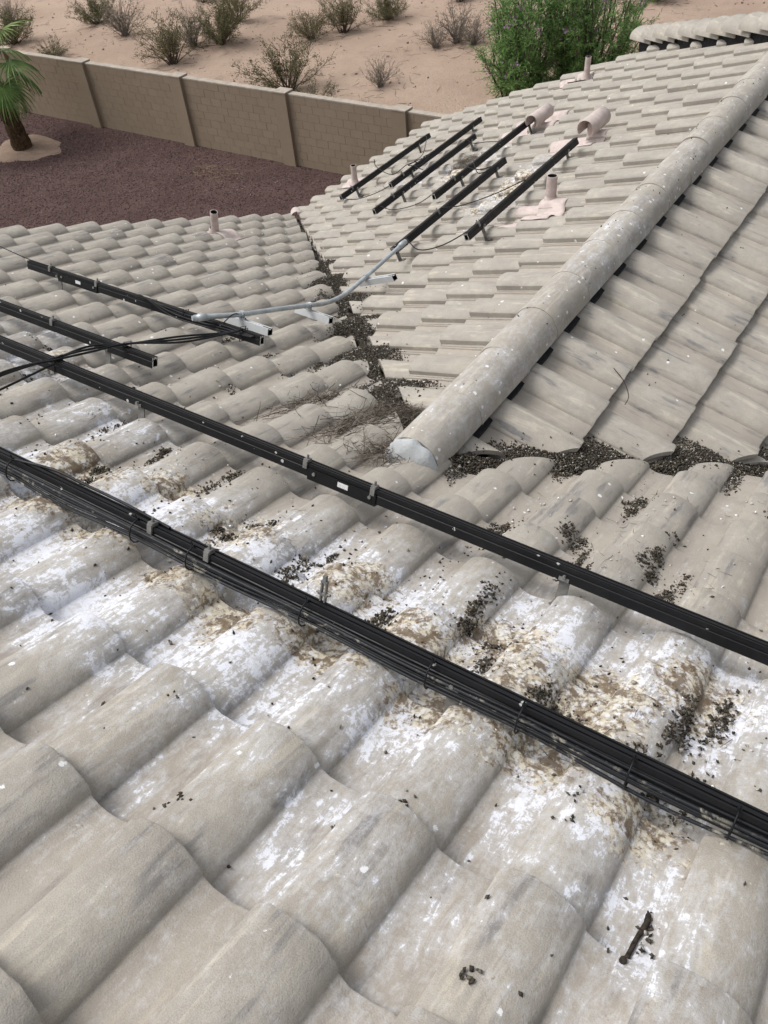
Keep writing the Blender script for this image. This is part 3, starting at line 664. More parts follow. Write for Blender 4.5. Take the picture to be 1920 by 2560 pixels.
cable('loose_wire', [Bw(2.42, 1.86, .14), Bw(2.34, 1.72, .06), Bw(2.36, 1.52, .05), Bw(2.5, 1.35, .075), Bw(2.62, 1.21, tp)], .0042, 'wire curling from the conduit end to the rail nearest the ridge')
cable('loose_wire', [Bw(3.6, 2.3, .13), Bw(3.5, 2.5, .07), Bw(3.45, 2.75, .08), Bw(3.5, 2.94, .13)], .0036, 'thin wire on tiles below the twig nest')

# ------------------------------------------------------------------ vents
def vent_pipe(P, lean, h, r, label, flash=None):
    t_ = thing('vent_pipe', label, 'vent pipe', P, 'pink painted vent pipes through the roof'); m = MB(); top = P+lean*h; bot = P-Vector((0, 0, .08))
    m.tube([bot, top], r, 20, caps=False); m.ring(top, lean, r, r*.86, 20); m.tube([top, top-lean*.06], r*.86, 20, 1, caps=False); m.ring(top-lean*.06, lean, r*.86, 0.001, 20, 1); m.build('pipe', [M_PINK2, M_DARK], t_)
    m = MB(); m.tube([P-lean*.03, P+lean*.02, P+lean*.05], [r*1.7, r*1.25, r*1.06], 20, caps=False); m.build('flashing_collar', M_PINK, t_)
    return t_
def flashing(parent, fw, hf, u0, u1, d0, d1, nu=26, nd=16, amp=.5, lift=.008):
    m = MB(); vs_ = []
    for j in range(nd+1):
        for i in range(nu+1):
            u = u0+(u1-u0)*i/nu; d_ = d0+(d1-d0)*j/nd
            h_ = hf(u, d_)*amp+.036*(1-amp)+lift+.004*math.sin(u*31+d_*17)*math.sin(d_*23); vs_.append(fw(u, d_, h_))
    m.add(vs_, [(j*(nu+1)+i, j*(nu+1)+i+1, (j+1)*(nu+1)+i+1, (j+1)*(nu+1)+i) for j in range(nd) for i in range(nu)], 0, True)
    o = m.build('flashing_sheet', M_PINK, parent); mod = o.modifiers.new('thick', 'SOLIDIFY'); mod.thickness = .003; return o
Zv = Vector((0, 0, 1))
t = vent_pipe(Aw(-3.80, 2.60, .03), Vector((.30, .0, 1)).normalized(), .215, .036, 'pink vent pipe standing on the near slope by the yard edge')
flashing(t, Aw, hA, -3.92, -3.50, 2.56, 2.80, lift=.012, amp=.9)
t = vent_pipe(Bw(5.08, 4.54, .03), Zv, .205, .034, 'pink vent pipe at the wing eave behind the lowest rail'); flashing(t, Bw, hB, 4.95, 5.28, 4.42, 4.80, amp=.9)
t = vent_pipe(Bw(2.86, .89, .03), Vector((0, .03, 1)).normalized(), .185, .037, 'large pink vent pipe with square flashing beside the rail nearest the ridge'); flashing(t, Bw, hB, 2.52, 3.00, .74, 1.14, amp=1.0, lift=.007)
t = vent_pipe(Bw(6.95, 2.51, .03), Vector((.05, .0, 1)).normalized(), .20, .032, 'pink vent pipe near the far edge of the wing roof'); flashing(t, Bw, hB, 6.78, 7.1, 2.45, 2.85, amp=.9)
def hood_vent(y_, d_, ang, label, L=.34, r=.060, hgt=.11):
    P = Bw(y_, d_, .02); t_ = thing('hooded_vent', label, 'roof vent', P, 'pink hooded vents on the wing slope'); m = MB()
    m.tube([P-Zv*.08, P+Zv*hgt], .05, 18, 0, caps=False); m.build('stack', M_PINK, t_)
    ax = Vector((math.sin(ang), math.cos(ang), 0)); sd_ = ax.cross(Zv); C0 = P+Zv*(hgt-.005); m = MB(); n = 20; a0, a1 = R(-42), R(222)
    for rr, th_ in ((r, 0),):
        rg = []
        for s_ in (-L/2, -L/2+.006, 0, L/2): rg.append([C0+ax*s_+sd_*(rr*math.cos(a0+(a1-a0)*k/n))+Zv*(rr*math.sin(a0+(a1-a0)*k/n)) for k in range(n+1)])
        m.add([v for q in rg for v in q], [(i*(n+1)+k, i*(n+1)+k+1, (i+1)*(n+1)+k+1, (i+1)*(n+1)+k) for i in range(3) for k in range(n)], 0, True)
    o = m.build('hood', M_PINK, t_); mod = o.modifiers.new('thick', 'SOLIDIFY'); mod.thickness = .004
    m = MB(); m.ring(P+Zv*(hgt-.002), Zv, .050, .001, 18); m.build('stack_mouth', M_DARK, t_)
    return t_
t = hood_vent(5.24, 2.22, R(2), 'pink hooded roof vent farther up the wing slope behind a rail end'); flashing(t, Bw, hB, 5.08, 5.62, 2.05, 2.62, amp=.85, lift=.006)
t = hood_vent(4.36, 1.25, R(2), 'pink hooded roof vent nearest the ridge with open end facing', .33, .068, .12); flashing(t, Bw, hB, 4.05, 4.55, 1.12, 1.62, amp=.9, lift=.006)
# pink valley end piece at the eave
m = MB(); q = Vector((XE+.10, -XE-.10, S*(XE+.10)+.03))
rgs = [[q+V1*(s_)+nAB*(.075*rr*math.cos(math.pi*k/10))+Zv*(.085*rr*math.sin(math.pi*k/10)) for k in range(11)] for s_, rr in ((-.12, 1.1), (-.03, 1.0), (.06, .8), (.10, .35))]
m.add([v for r_ in rgs for v in r_], [(i*11+k, i*11+k+1, (i+1)*11+k+1, (i+1)*11+k) for i in range(3) for k in range(10)], 0, True); m.build('valley_end_cap', M_PINK, wing_roof)

# ------------------------------------------------------------------ droppings, twigs, nests
PC = [(.070, .056, .042), (.045, .036, .028), (.105, .088, .066), (.155, .135, .105), (.075, .070, .055), (.45, .43, .39)]
PC = [tuple(v*.82 for v in c_) for c_ in PC]; PCd = PC[:5]*3+[PC[5]]
def valley_pts(sgn, n, t0, t1, wid, fill):
    out = []; g = rng
    for _ in range(n):
        t_ = g.uniform(t0, t1); o = g.normal()*wid; f_ = fill(t_)
        # o>0 towards the wing slope, o<0 towards the near slope (measured square to the valley)
        x_ = sgn*(t_-o*.7071); y_ = t_+o*.7071; zf = -S*t_+f_-abs(o)*.06+g.normal()*.004
        if o < -.02: zs = -S*y_+hAr(x_, y_/CS)/CS
        elif o > .02: zs = -S*abs(x_)+(hBr(y_, abs(x_)/CS) if sgn < 0 else hCr(y_, abs(x_)/CS))/CS
        else: zs = -S*t_-.09
        if zf > zs+.001: out.append((x_, y_, zf))
        elif g.random() < .012 and zf > zs-.05: out.append((x_, y_, zs+.004))
    return np.array(out)
fnL = lambda v: (.030+.030*math.sin(v*14+.6) if .2 < v < 2.75 else -.035)
P1 = valley_pts(-1, 34000, .12, 2.8, .115, fnL); P1b = valley_pts(-1, 3500, 2.7, 4.7, .05, lambda v: -.036)
P2 = valley_pts(1, 25000, .05, 2.0, .10, lambda v: .020+.020*math.sin(v*14.2+1))
V, F, T = grains(np.concatenate([P1, P1b, P2]), (.0030, .0058), PCd)
link('valley_droppings', np_mesh('valley_droppings', V, F, M_PELLET, T), None, label='dark dry bird droppings heaped along both roof valleys', cat='droppings', kind='stuff')
# bed of finer dust under the pellets
# heaps pushed into the pans either side of the valley and behind the rails on the near slope
piles = [(.62, -.62, .05, .10, 150), (.65, -.44, .045, .07, 110), (.93, -.68, .045, .11, 200), (.95, -.50, .05, .08, 150), (.95, -.18, .04, .05, 35), (1.25, -.66, .045, .10, 170), (1.25, -.52, .04, .06, 60), (1.57, -.66, .05, .08, 90),
         (.66, -1.25, .04, .09, 110), (.92, -1.32, .055, .09, 170), (.98, -1.46, .05, .06, 60), (1.27, -1.33, .04, .10, 130), (1.24, -1.50, .04, .05, 60), (1.55, -1.22, .04, .08, 80), (.28, -1.30, .045, .07, 70), (-.02, -1.20, .045, .06, 60),
         (-.34, -1.08, .05, .09, 90), (-.64, -1.10, .05, .07, 90), (-.66, -1.38, .06, .05, 130), (-.05, -1.42, .05, .06, 80), (.27, -1.48, .05, .06, 60), (.60, -1.42, .05, .07, 80), (1.38, -1.56, .05, .05, 40),
         (-.98, -.98, .05, .08, 70), (-1.26, -.66, .05, .05, 30), (-1.28, .24, .05, .10, 60), (-1.60, .33, .05, .06, 30), (-.96, .22, .05, .09, 80), (-.95, .55, .05, .12, 150), (-1.28, .90, .05, .12, 170), (-1.60, 1.25, .05, .10, 110), (-1.92, 1.62, .05, .08, 60), (-.65, .02, .05, .08, 50), (-1.0, -.30, .06, .06, 18), (-1.6, -.9, .06, .06, 60), (-1.95, -.62, .05, .05, 30),
         (1.56, .55, .05, .1, 120), (1.25, .30, .05, .10, 110), (.93, .02, .05, .08, 90), (1.88, .80, .05, .1, 120)]
PP = []
for (x0, d0, a, bb, n) in piles:
    x0, d0 = SA(x0, d0)
    xp = XA+math.floor((x0-XA)/TW)*TW+.245              # middle of the pan that holds the heap
    xc = x0*.35+xp*.65
    for _ in range(rnd.randint(3, 6)):                  # ragged lobes strung along the pan
        lx, ld = rng.normal(xc, a*.45), rng.normal(d0, bb*.75); la, lb = a*rng.uniform(.15, .4), bb*rng.uniform(.15, .45); m_ = int(n*rng.uniform(.3, .9))
        for x_, d_ in zip(rng.normal(lx, la, m_), rng.normal(ld, lb, m_)):
            PP.append(Ar(x_, d_, hAr(x_, d_)+.003+.014*rng.random()*math.exp(-((x_-lx)/la)**2*.5-((d_-ld)/lb)**2*.5)))
for _ in range(1500):                      # loose singles and crumbs
    x_ = rng.uniform(-3.2, 1.9); d_ = rng.normal(-1.0, .30) if rng.random() < .8 else rng.uniform(-2.1, .7)
    if rng.random() < .6: x_ = XA+math.floor((x_-XA)/TW)*TW+rng.normal(.245, .035)
    PP.append(Ar(x_, d_, hAr(x_, d_)+.003))
V, F, T = grains(np.array(PP), (.0016, .0058), PCd)
link('scattered_droppings', np_mesh('scattered_droppings', V, F, M_PELLET, T), None, label='dark dry bird droppings lying in tile pans of the near slope', cat='droppings', kind='stuff')
PP = []
for (y0, d0, a, bb, n) in [(.75, .95, .1, .1, 10), (4.5, 3.75, .08, .06, 60), (1.9, 1.8, .1, .1, 10)]:
    for _ in range(n):
        y_, d_ = rng.normal(y0, a), rng.normal(d0, bb); PP.append(Bw(y_, d_, hB(y_, d_)+.004))
for _ in range(60): y_, d_ = rng.uniform(.4, 5), rng.uniform(.3, 3); PP.append(Bw(y_, d_, hB(y_, d_)+.003)) if y_ > d_ else None
for _ in range(50): y_, d_ = rng.uniform(.6, 4), rng.uniform(.25, 1.3); PP.append(Cw(y_, d_, hC(y_, d_)+.003)) if y_ > d_+.1 else None
for _ in range(50):
    y_ = rng.uniform(.4, 5.6); a = rng.uniform(.5, 2.3); PP.append(Vector((RX+.120*math.cos(a), y_, cap_z+.005+.138*math.sin(a)**.85))) if y_ > .4 else None
V, F, T = grains(np.array([tuple(p) for p in PP if p is not None]), (.0028, .0050), PCd[:6]+[(.09, .05, .03)])
link('wing_droppings', np_mesh('wing_droppings', V, F, M_PELLET, T), None, label='few small dark droppings dotted over ridge and wing tiles', cat='droppings', kind='stuff')
def twigs(n, sampler, ln=(.08, .24), r=(.0009, .0022), cols=((.13, .105, .085), (.20, .17, .14), (.075, .06, .05), (.27, .24, .20)), flat=.45, bias=None):
    Vs, Fs, Ts = [], [], []; nb = 0
    for _ in range(n):
        p, nrm = sampler(); L = rng.uniform(*ln); rr = rng.uniform(*r)
        dv = Vector(rng.normal(size=3)); dv -= nrm*dv.dot(nrm)*(1-flat*rng.random()); 
        if bias is not None and rng.random() < .6: dv = dv.normalized()*.8+bias
        dv.normalize(); bend = Vector(rng.normal(size=3))*.25
        pts = [p-dv*L*.5+bend*L*.15, p-dv*L*.18, p+dv*L*.18+bend*L*.05, p+dv*L*.5-bend*L*.22]
        c = np.array(cols[rng.integers(len(cols))])*rng.uniform(.7, 1.25); sd_ = dv.orthogonal().normalized(); b2 = dv.cross(sd_)
        for i, q in enumerate(pts):
            for k in range(3): a = 2.094*k; Vs.append(q+(sd_*math.cos(a)+b2*math.sin(a))*rr*(1-.2*i)); Ts.append(c)
        for i in range(3):
            for k in range(3): Fs.append((nb+i*3+k, nb+i*3+(k+1) % 3, nb+(i+1)*3+(k+1) % 3, nb+(i+1)*3+k))
        nb += 12
    return np.array([tuple(v) for v in Vs]), np.array(Fs), np.array(Ts)
def sampA(x0, d0, a, bb, hh):
    def f():
        x_, d_ = rng.normal(x0, a), rng.normal(d0, bb); return Aw(x_, d_, max(hA(x_, d_)*.6, .01)+rng.uniform(.0, hh)), NA
    return f
def sampBn():
    a = rng.uniform(0, 6.28); rr = math.sqrt(rng.random()); y_, d_ = 4.55+.15*rr*math.cos(a), 2.70+.14*rr*math.sin(a); return Bw(y_, d_, hB(y_, d_)*.6+.02+.055*(1-rr*rr)*rng.random()), NB
V, F, T = twigs(520, sampBn, (.06, .16), (.0010, .0022), ((.20, .17, .13), (.30, .27, .22), (.12, .10, .08), (.36, .33, .28)))
link('bird_nest', np_mesh('bird_nest', V, F, M_TWIG, T), None, label='round grey twig bird nest between rails on the wing slope', cat='nest')
vd = Vector((.35, .8, 0)).normalized()
for lab, args, n in (('long loose heap of dry twigs in a tile pan by the long rail', (-.60, -.20, .035, .15, .025), 150), ('tangled dry twig heap in the pan beside the ridge end', (-.29, -.30, .045, .13, .04), 300), ('small twig heap under the grey mortar of the ridge end', (-.06, -.42, .06, .08, .035), 150), ('dry twigs caught in the valley left of the ridge end', (-.24, -.02, .07, .09, .04), 190)):
    V, F, T = twigs(n, sampA(*args), (.05, .17), (.0010, .0024), bias=vd)
    link('twig_heap', np_mesh('twig_heap', V, F, M_TWIG, T), None, label=lab, cat='twigs', kind='stuff')
# twig on the right slope
cable('fallen_twig', [Cw(.95, .42, .055), Cw(.92, .50, .045), Cw(.86, .56, .035), Cw(.80, .57, .03)], .0022, 'single thin dark twig lying on tile right of the ridge', 5, simple('dark_twig', (.07, .055, .045), .9), cat='twig')
# dark stick-like dropping
m = MB(); pts = [Aw(x_, d_+.05, hA(x_, d_+.05)+.006) for x_, d_ in ((1.535, -2.105), (1.535, -2.085), (1.538, -2.05), (1.54, -2.01), (1.545, -1.975), (1.542, -1.955), (1.538, -1.945))]
m.tube(smooth_path(pts, 4), [r_*.7 for r_ in (.010, .011, .008, .0075, .008, .0072, .0068, .0075, .007, .0068, .0075, .007, .007, .0075, .008, .009, .0085, .0095, .009, .0085, .008, .006, .004, .003, .002)], 9)
o = m.build('dark_stick', simple('stick_bark', (.055, .043, .035), .9, 0, .3, 120, .2, .004, 150), None, label='short dark brown stick lying in a white pan at lower right', cat='stick')
V, F, T = grains(np.array([tuple(Aw(1.555+rng.normal(0, .014), -1.95+rng.normal(0, .025), hA(1.555, -1.95)+.005)) for _ in range(26)]), (.0028, .0052), PCd)
link('stick_droppings', np_mesh('stick_droppings', V, F, M_PELLET, T), None, label='small cluster of droppings beside the dark stick', cat='droppings', kind='stuff')
clus = [((.665, -2.285), 12, .020), ((1.33, -2.28), 12, .010), ((1.03, -2.0), 5, .012), ((1.33, -1.84), 5, .012), ((1.33, -1.77), 6, .01), ((.95, -2.13), 4, .01), ((.47, -2.10), 4, .012), ((.70, -2.0), 6, .01)]
PPc = []
for (x0, d0), n, s_ in clus:
    for _ in range(n): x_, d_ = rng.normal(x0, s_), rng.normal(d0, s_); PPc.append(tuple(Aw(x_, d_, hA(x_, d_)+.004)))
V, F, T = grains(np.array(PPc), (.0032, .0052), PCd, (1.4, 1.1, .8))
link('near_droppings', np_mesh('near_droppings', V, F, M_PELLET, T), None, label='small dark dropping clusters on the clean nearest tiles', cat='droppings', kind='stuff')
# bits of straw, twig ends and pale flakes mixed into the heaps
def litter_s():
    k = rng.integers(len(piles)); x_, d_ = SA(piles[k][0]+rng.normal(0, .07), piles[k][1]+rng.normal(0, .10)); return Ar(x_, d_, hAr(x_, d_)+.006), NA
V, F, T = twigs(330, litter_s, (.015, .07), (.0006, .0014), ((.20, .16, .12), (.34, .29, .21), (.10, .08, .06)), .15)
link('straw_litter', np_mesh('straw_litter', V, F, M_TWIG, T), None, label='short bits of straw and twig lying in the soiled tile pans', cat='twigs', kind='stuff')
PF = []
for _ in range(650):
    if rng.random() < .6: p, _n = litter_s()
    else:
        x_, d_ = rng.uniform(-1.5, 1.8), rng.normal(-1.05, .25); p = Ar(x_, d_, hAr(x_, d_)+.002)
    PF.append(tuple(p))
V, F, T = grains(np.array(PF), (.0025, .0065), [(.66, .65, .62), (.58, .53, .42), (.70, .70, .72), (.42, .36, .26)], (1.5, 1.0, .35))
link('pale_flakes', np_mesh('pale_flakes', V, F, M_PELLET, T), None, label='pale flakes of dried dropping crust between the long rails', cat='droppings', kind='stuff')
# feather
m = MB(); q = Aw(.315, -1.425, hA(.315, -1.425)+.012); ax = (Aw(.36, -1.44)-Aw(.30, -1.41)).normalized(); sd_ = NA.cross(ax); vs_ = []
for k in range(9):
    w_ = .011*math.sin(math.pi*(k+.6)/9.6); p = q+ax*(k-4)*.010+NA*(.004*math.sin(k*.6)); vs_ += [p-sd_*w_+NA*.003, p, p+sd_*w_+NA*.004]
m.add(vs_, [(k*3+j, k*3+j+1, k*3+4+j, k*3+3+j) for k in range(8) for j in range(2)], 0, True)
o = m.build('feather', simple('feather_grey', (.42, .43, .47), .8, 0, .3, 90), None, label='small grey feather stuck in droppings above the nearest rail', cat='feather'); o.modifiers.new('thick', 'SOLIDIFY').thickness = .0008

# ------------------------------------------------------------------ yard, wall, desert
def ground_mat(name, c1, c2, c3, sc1, sc2, bumpd, stones=0.0):
    t = NT(name); P = t.pos(); n = t.noise(P, sc1, 6, .6); n2 = t.noise(P, sc2, 6, .65)
    c = t.mix(t.step(n, .35, .65), c1, c2); c = t.mix(t.step(n2, .55, .75, 0, .7), c, c3)
    v = t.voro(P, 55); c = t.mix(t.step(v, .2, .55, 0, .25), c, tuple(k*.55 for k in c1)) if stones else c
    fine = t.noise(P, 9, 8, .75); c = t.mix(t.step(fine, .5, .72, 0, .4), c, tuple(k*.62 for k in c2))
    return t.done(c, .95, t.bump(t.noise(P, 14, 8, .7), bumpd), spec=.1)
M_YARD = ground_mat('maroon_gravel_bed', (.085, .053, .049), (.112, .072, .066), (.15, .10, .09), 1.2, 30, .03, 1)
M_DESERT = ground_mat('desert_sand', (.43, .318, .245), (.51, .385, .300), (.29, .220, .178), .28, 1.4, .10)
b = MB(); b.add([(-60, -30, G), (30, -30, G), (30, 15.85, G), (-60, 15.85, G)], [(0, 1, 2, 3)])
b.build('yard_ground', M_YARD, None, kind='structure')
def desert_z(x, y): return -6.45+.03*(y-15)+.12*math.sin(x*.35+y*.2)+.10*math.sin(y*.5-x*.16)+.05*math.sin(x*1.1+1)*math.sin(y*.9)
b = MB(); nx, ny = 110, 90; vs_ = []
for j in range(ny+1):
    for i in range(nx+1):
        fx = i/nx; x_ = -75+fx*95; y_ = 15.92+(j/ny)**1.7*150; vs_.append((x_, y_, desert_z(x_, y_) if j else -7.6))
vs_ = [(v[0]*(1 if v[1] < 60 else 1+(v[1]-60)/60), v[1], v[2]) for v in vs_]
b.add(vs_, [(j*(nx+1)+i, j*(nx+1)+i+1, (j+1)*(nx+1)+i+1, (j+1)*(nx+1)+i) for j in range(ny) for i in range(nx)], 0, True)
b.build('desert_ground', M_DESERT, None, kind='structure')
# maroon gravel stones
n = 90000
X = rng.uniform(-32, -3, n); Y = rng.uniform(4, 15.7, n); ok = np.array([in_view(Vector((x_, y_, G)), .03) for x_, y_ in zip(X, Y)]); X, Y = X[ok], Y[ok]
PALM = Vector((-23.5, 13.4, G))
dp = np.hypot((X-PALM.x-.1)/1.15, (Y-PALM.y)/.95)+.12*np.sin(np.arctan2(Y-PALM.y, X-PALM.x)*5); ok = dp > 1.0; X, Y = X[ok], Y[ok]
V, F, T = grains(np.stack([X, Y, np.full(len(X), G+.005)], 1), (.010, .024), [(.098, .06, .057), (.08, .047, .045), (.122, .078, .073), (.15, .103, .095), (.066, .04, .039), (.20, .15, .138)], (1.2, 1.0, .7))
link('gravel_stones', np_mesh('gravel_stones', V, F, tinted('maroon_stone', .9, .2), T), None, label='maroon crushed rock covering the yard', cat='gravel', kind='stuff')
b = MB(); vs_ = [PALM+Vector((.1, 0, .035))]; m_ = 40
for rr, z_ in ((.55, .03), (1.0, .018), (1.13, -.01)):
    for k in range(m_):
        a = 2*math.pi*k/m_; w_ = rr*(1+.08*math.sin(3*a+1)+.05*math.sin(7*a)); vs_.append(PALM+Vector((.1+1.15*w_*math.cos(a), .95*w_*math.sin(a), z_+.01*math.sin(9*a))))
b.add(vs_, [(0, 1+k, 1+(k+1) % m_) for k in range(m_)]+[(1+q*m_+k, 1+(q+1)*m_+k, 1+(q+1)*m_+(k+1) % m_, 1+q*m_+(k+1) % m_) for q in range(2) for k in range(m_)], 0, True)
b.build('palm_basin', ground_mat('basin_sand', (.34, .25, .19), (.28, .205, .155), (.20, .14, .11), 3, 14, .04), None, label='ring of bare tan sand around the palm trunk', cat='sand', kind='stuff')
# straw patch on the gravel
V, F, T = twigs(150, lambda: (Vector((-16.2+rng.normal(0, .5), 14.4+rng.normal(0, .25), G+.03)), Zv), (.10, .3), (.003, .006), ((.36, .28, .17), (.28, .2, .13), (.2, .13, .1)), .2)
link('straw_patch', np_mesh('straw_patch', V, F, M_TWIG, T), None, label='faint patch of dry straw on the maroon gravel', cat='straw', kind='stuff')

# block wall
M_BLOCK = None
t = NT('tan_block'); P = t.pos(); rd = t.rand(); n = t.noise(P, 3, 5, .6); n2 = t.noise(P, 60, 4, .6)
c = t.mix(rd, (.262, .205, .148), (.285, .224, .163)); c = t.mix(t.step(n, .35, .7, 0, .4), c, (.24, .19, .138)); g_ = t.step(n2, .3, .7, .9, 1.1); c = t.mix(1., c, t.comb(g_, g_, g_), 'MULTIPLY')
pzz = t.sep(P)[2]
M_BLOCK = t.done(c, .92, t.bump(n2, .006), spec=.15)
M_CAPB = simple('pale_wall_cap', (.42, .37, .31), .9, 0, .12, 5, .2)
M_JOINT = simple('wall_mortar', (.215, .168, .122), .95, 0, .1, 9, .1)
WY, WT, WH = 15.83, .20, 1.90
wall = thing('block_wall', 'tan block garden wall with pilasters dividing gravel yard from desert', 'wall', (-16, WY, G))
PIL = [-30.3, -26.4, -22.51, -18.35, -14.45, -10.65, -6.9]
b = MB(); b.box((-19.5, WY, G+WH/2-.03), 32, WT-.014, WH-.06); b.build('wall_core', M_JOINT, wall)
me = MB(); me.box((0, 0, 0), .389, .20, .206); BLK = me.mesh('block', M_BLOCK); me = MB(); me.box((0, 0, 0), .192, .20, .195); BLKH = me.mesh('block_half', M_BLOCK)
cands = []
for p0, p1 in zip(PIL[:-1], PIL[1:]):
    a, e = p0+.20, p1-.20; nb_ = (e-a)/.397
    for j in range(9):
        x_ = a-(0 if j % 2 else .1985)
        while x_ < e-.02:
            xa, xb = max(a, x_), min(e, x_+.397)
            if xb-xa > .06: cands.append((xa+.004, xb-.004, j))
            x_ += .397
def wpos(xa, xb, j): return Vector(((xa+xb)/2, WY, G+.1055+j*.211))
vis = [c_ for c_ in cands if in_view(wpos(*c_)-Vector((0, .1, 0)), .01)]
vis.sort(key=lambda c_: (wpos(*c_)-CAM).length)
rest = MB()
keep = set(vis[:300])
for c_ in cands:
    p = wpos(*c_)+Vector((0, rnd.gauss(0, .0015), 0))
    if c_ in keep:
        w_ = c_[1]-c_[0]; Mx = Matrix.Translation(p) @ Matrix.Diagonal((w_/.389, 1, 1, 1)); link('block', BLK, wall, Mx)
    elif c_[0] > -31: rest.box(p, c_[1]-c_[0], .20, .206)
if rest.v: rest.build('block_courses', M_BLOCK, wall, kind='stuff')
b = MB(); 
for p0, p1 in zip(PIL[:-1], PIL[1:]): b.box(((p0+p1)/2, WY, G+WH+.004), p1-p0-.41, .208, .035)
b.build('wall_cap', M_CAPB, wall)
for p in PIL:
    b = MB(); b.box((p, WY-.03, G+WH/2+.02), .42, .34, WH+.04); pm = b.build('pilaster', M_BLOCK, wall)
    b = MB(); b.box((p, WY-.03, G+WH+.055), .44, .36, .03); b.build('pilaster_cap', M_CAPB, pm)
# trim of base: gravel meets wall

# ------------------------------------------------------------------ plants
def leaf_mesh(name, P, D, ln, wd, cols, mat, g=rng):
    n = len(P); D = D/np.linalg.norm(D, axis=1)[:, None]; r_ = g.normal(size=(n, 3)); sd_ = np.cross(D, r_); sd_ /= np.linalg.norm(sd_, axis=1)[:, None]
    L = (ln[0]+(ln[1]-ln[0])*g.random((n, 1))); W = (wd[0]+(wd[1]-wd[0])*g.random((n, 1)))
    V = np.stack([P, P+D*L*.5+sd_*W*.5, P+D*L, P+D*L*.5-sd_*W*.5], 1).reshape(-1, 3); F = (np.arange(n)*4)[:, None]+np.arange(4)[None]
    cols = np.asarray(cols); T = np.repeat((cols[g.choice(len(cols), n)]*(.75+.5*g.random((n, 1))))[:, None], 4, 1).reshape(-1, 3)
    return np_mesh(name, V, F, mat, T)
t = NT('leaf'); c = t.attr('tint'); M_LEAF = t.done(c, .65, None, 0, .25)
tl = t.n('ShaderNodeBsdfTranslucent'); t.l(c, tl.inputs['Color']); mx = t.n('ShaderNodeMixShader'); mx.inputs[0].default_value = .42
t.l(t.b.outputs[0], mx.inputs[1]); t.l(tl.outputs[0], mx.inputs[2]); t.l(mx.outputs[0], t.out.inputs['Surface'])
M_STEM = simple('shrub_stem', (.14, .115, .09), .9, 0, .25, 20, .1)
def shrub_proto(seed, kind):
    g = np.random.default_rng(seed); st = MB(); LP, LD = [], []
    ns = {'olive': 34, 'bare': 40, 'low': 30, 'dense': 44}[kind]
    for _ in range(ns):
        a = g.uniform(0, 6.28); el = g.uniform(.55, 1.35) if kind != 'low' else g.uniform(.25, 1.1); L = g.uniform(.6, 1.05)
        dv = Vector((math.cos(a)*math.cos(el), math.sin(a)*math.cos(el), math.sin(el))); p = Vector((g.normal(0, .05), g.normal(0, .05), -.03)); pts = [p]
        for k in range(5):
            dv = (dv+Vector(g.normal(size=3))*.16+Vector((0, 0, .03))).normalized(); p = p+dv*L*.2; pts.append(p)
        st.tube(pts, [.011, .009, .007, .005, .004, .002], 4, caps=False)
        for k in range(2, 6):
            for _ in range(3):
                d2 = (dv+Vector(g.normal(size=3))*.6).normalized(); q0 = pts[k]; L2 = g.uniform(.08, .24); q1 = q0+d2*L2
                st.tube([q0, q0.lerp(q1, .5)+Vector(g.normal(size=3))*.01, q1], [.0045, .0035, .002], 3, caps=False)
                nl = {'olive': 12, 'bare': 2, 'low': 14, 'dense': 17}[kind]
                for _ in range(nl):
                    LP.append(tuple(q0.lerp(q1, g.random())+Vector(g.normal(size=3))*.035)); LD.append(tuple(d2+Vector(g.normal(size=3))*.8))
    cols = {'olive': [(.15, .14, .065), (.19, .175, .085), (.115, .11, .055), (.24, .21, .12)], 'bare': [(.20, .17, .12), (.15, .13, .08), (.24, .21, .16)], 'low': [(.10, .115, .045), (.13, .14, .06), (.075, .085, .035)], 'dense': [(.13, .13, .058), (.17, .16, .075), (.10, .10, .046)]}[kind]
    lm_ = leaf_mesh('foliage', np.array(LP), np.array(LD), (.02, .05), (.010, .022), cols, M_LEAF, g)
    return st.mesh('stems', simple('grey_stem', (.20, .175, .15), .9) if kind == 'bare' else M_STEM), lm_
PROTO = {k: [shrub_proto(sd_, k) for sd_ in sds] for k, sds in dict(olive=(1, 2, 3), bare=(4, 5), low=(6,), dense=(7, 8)).items()}
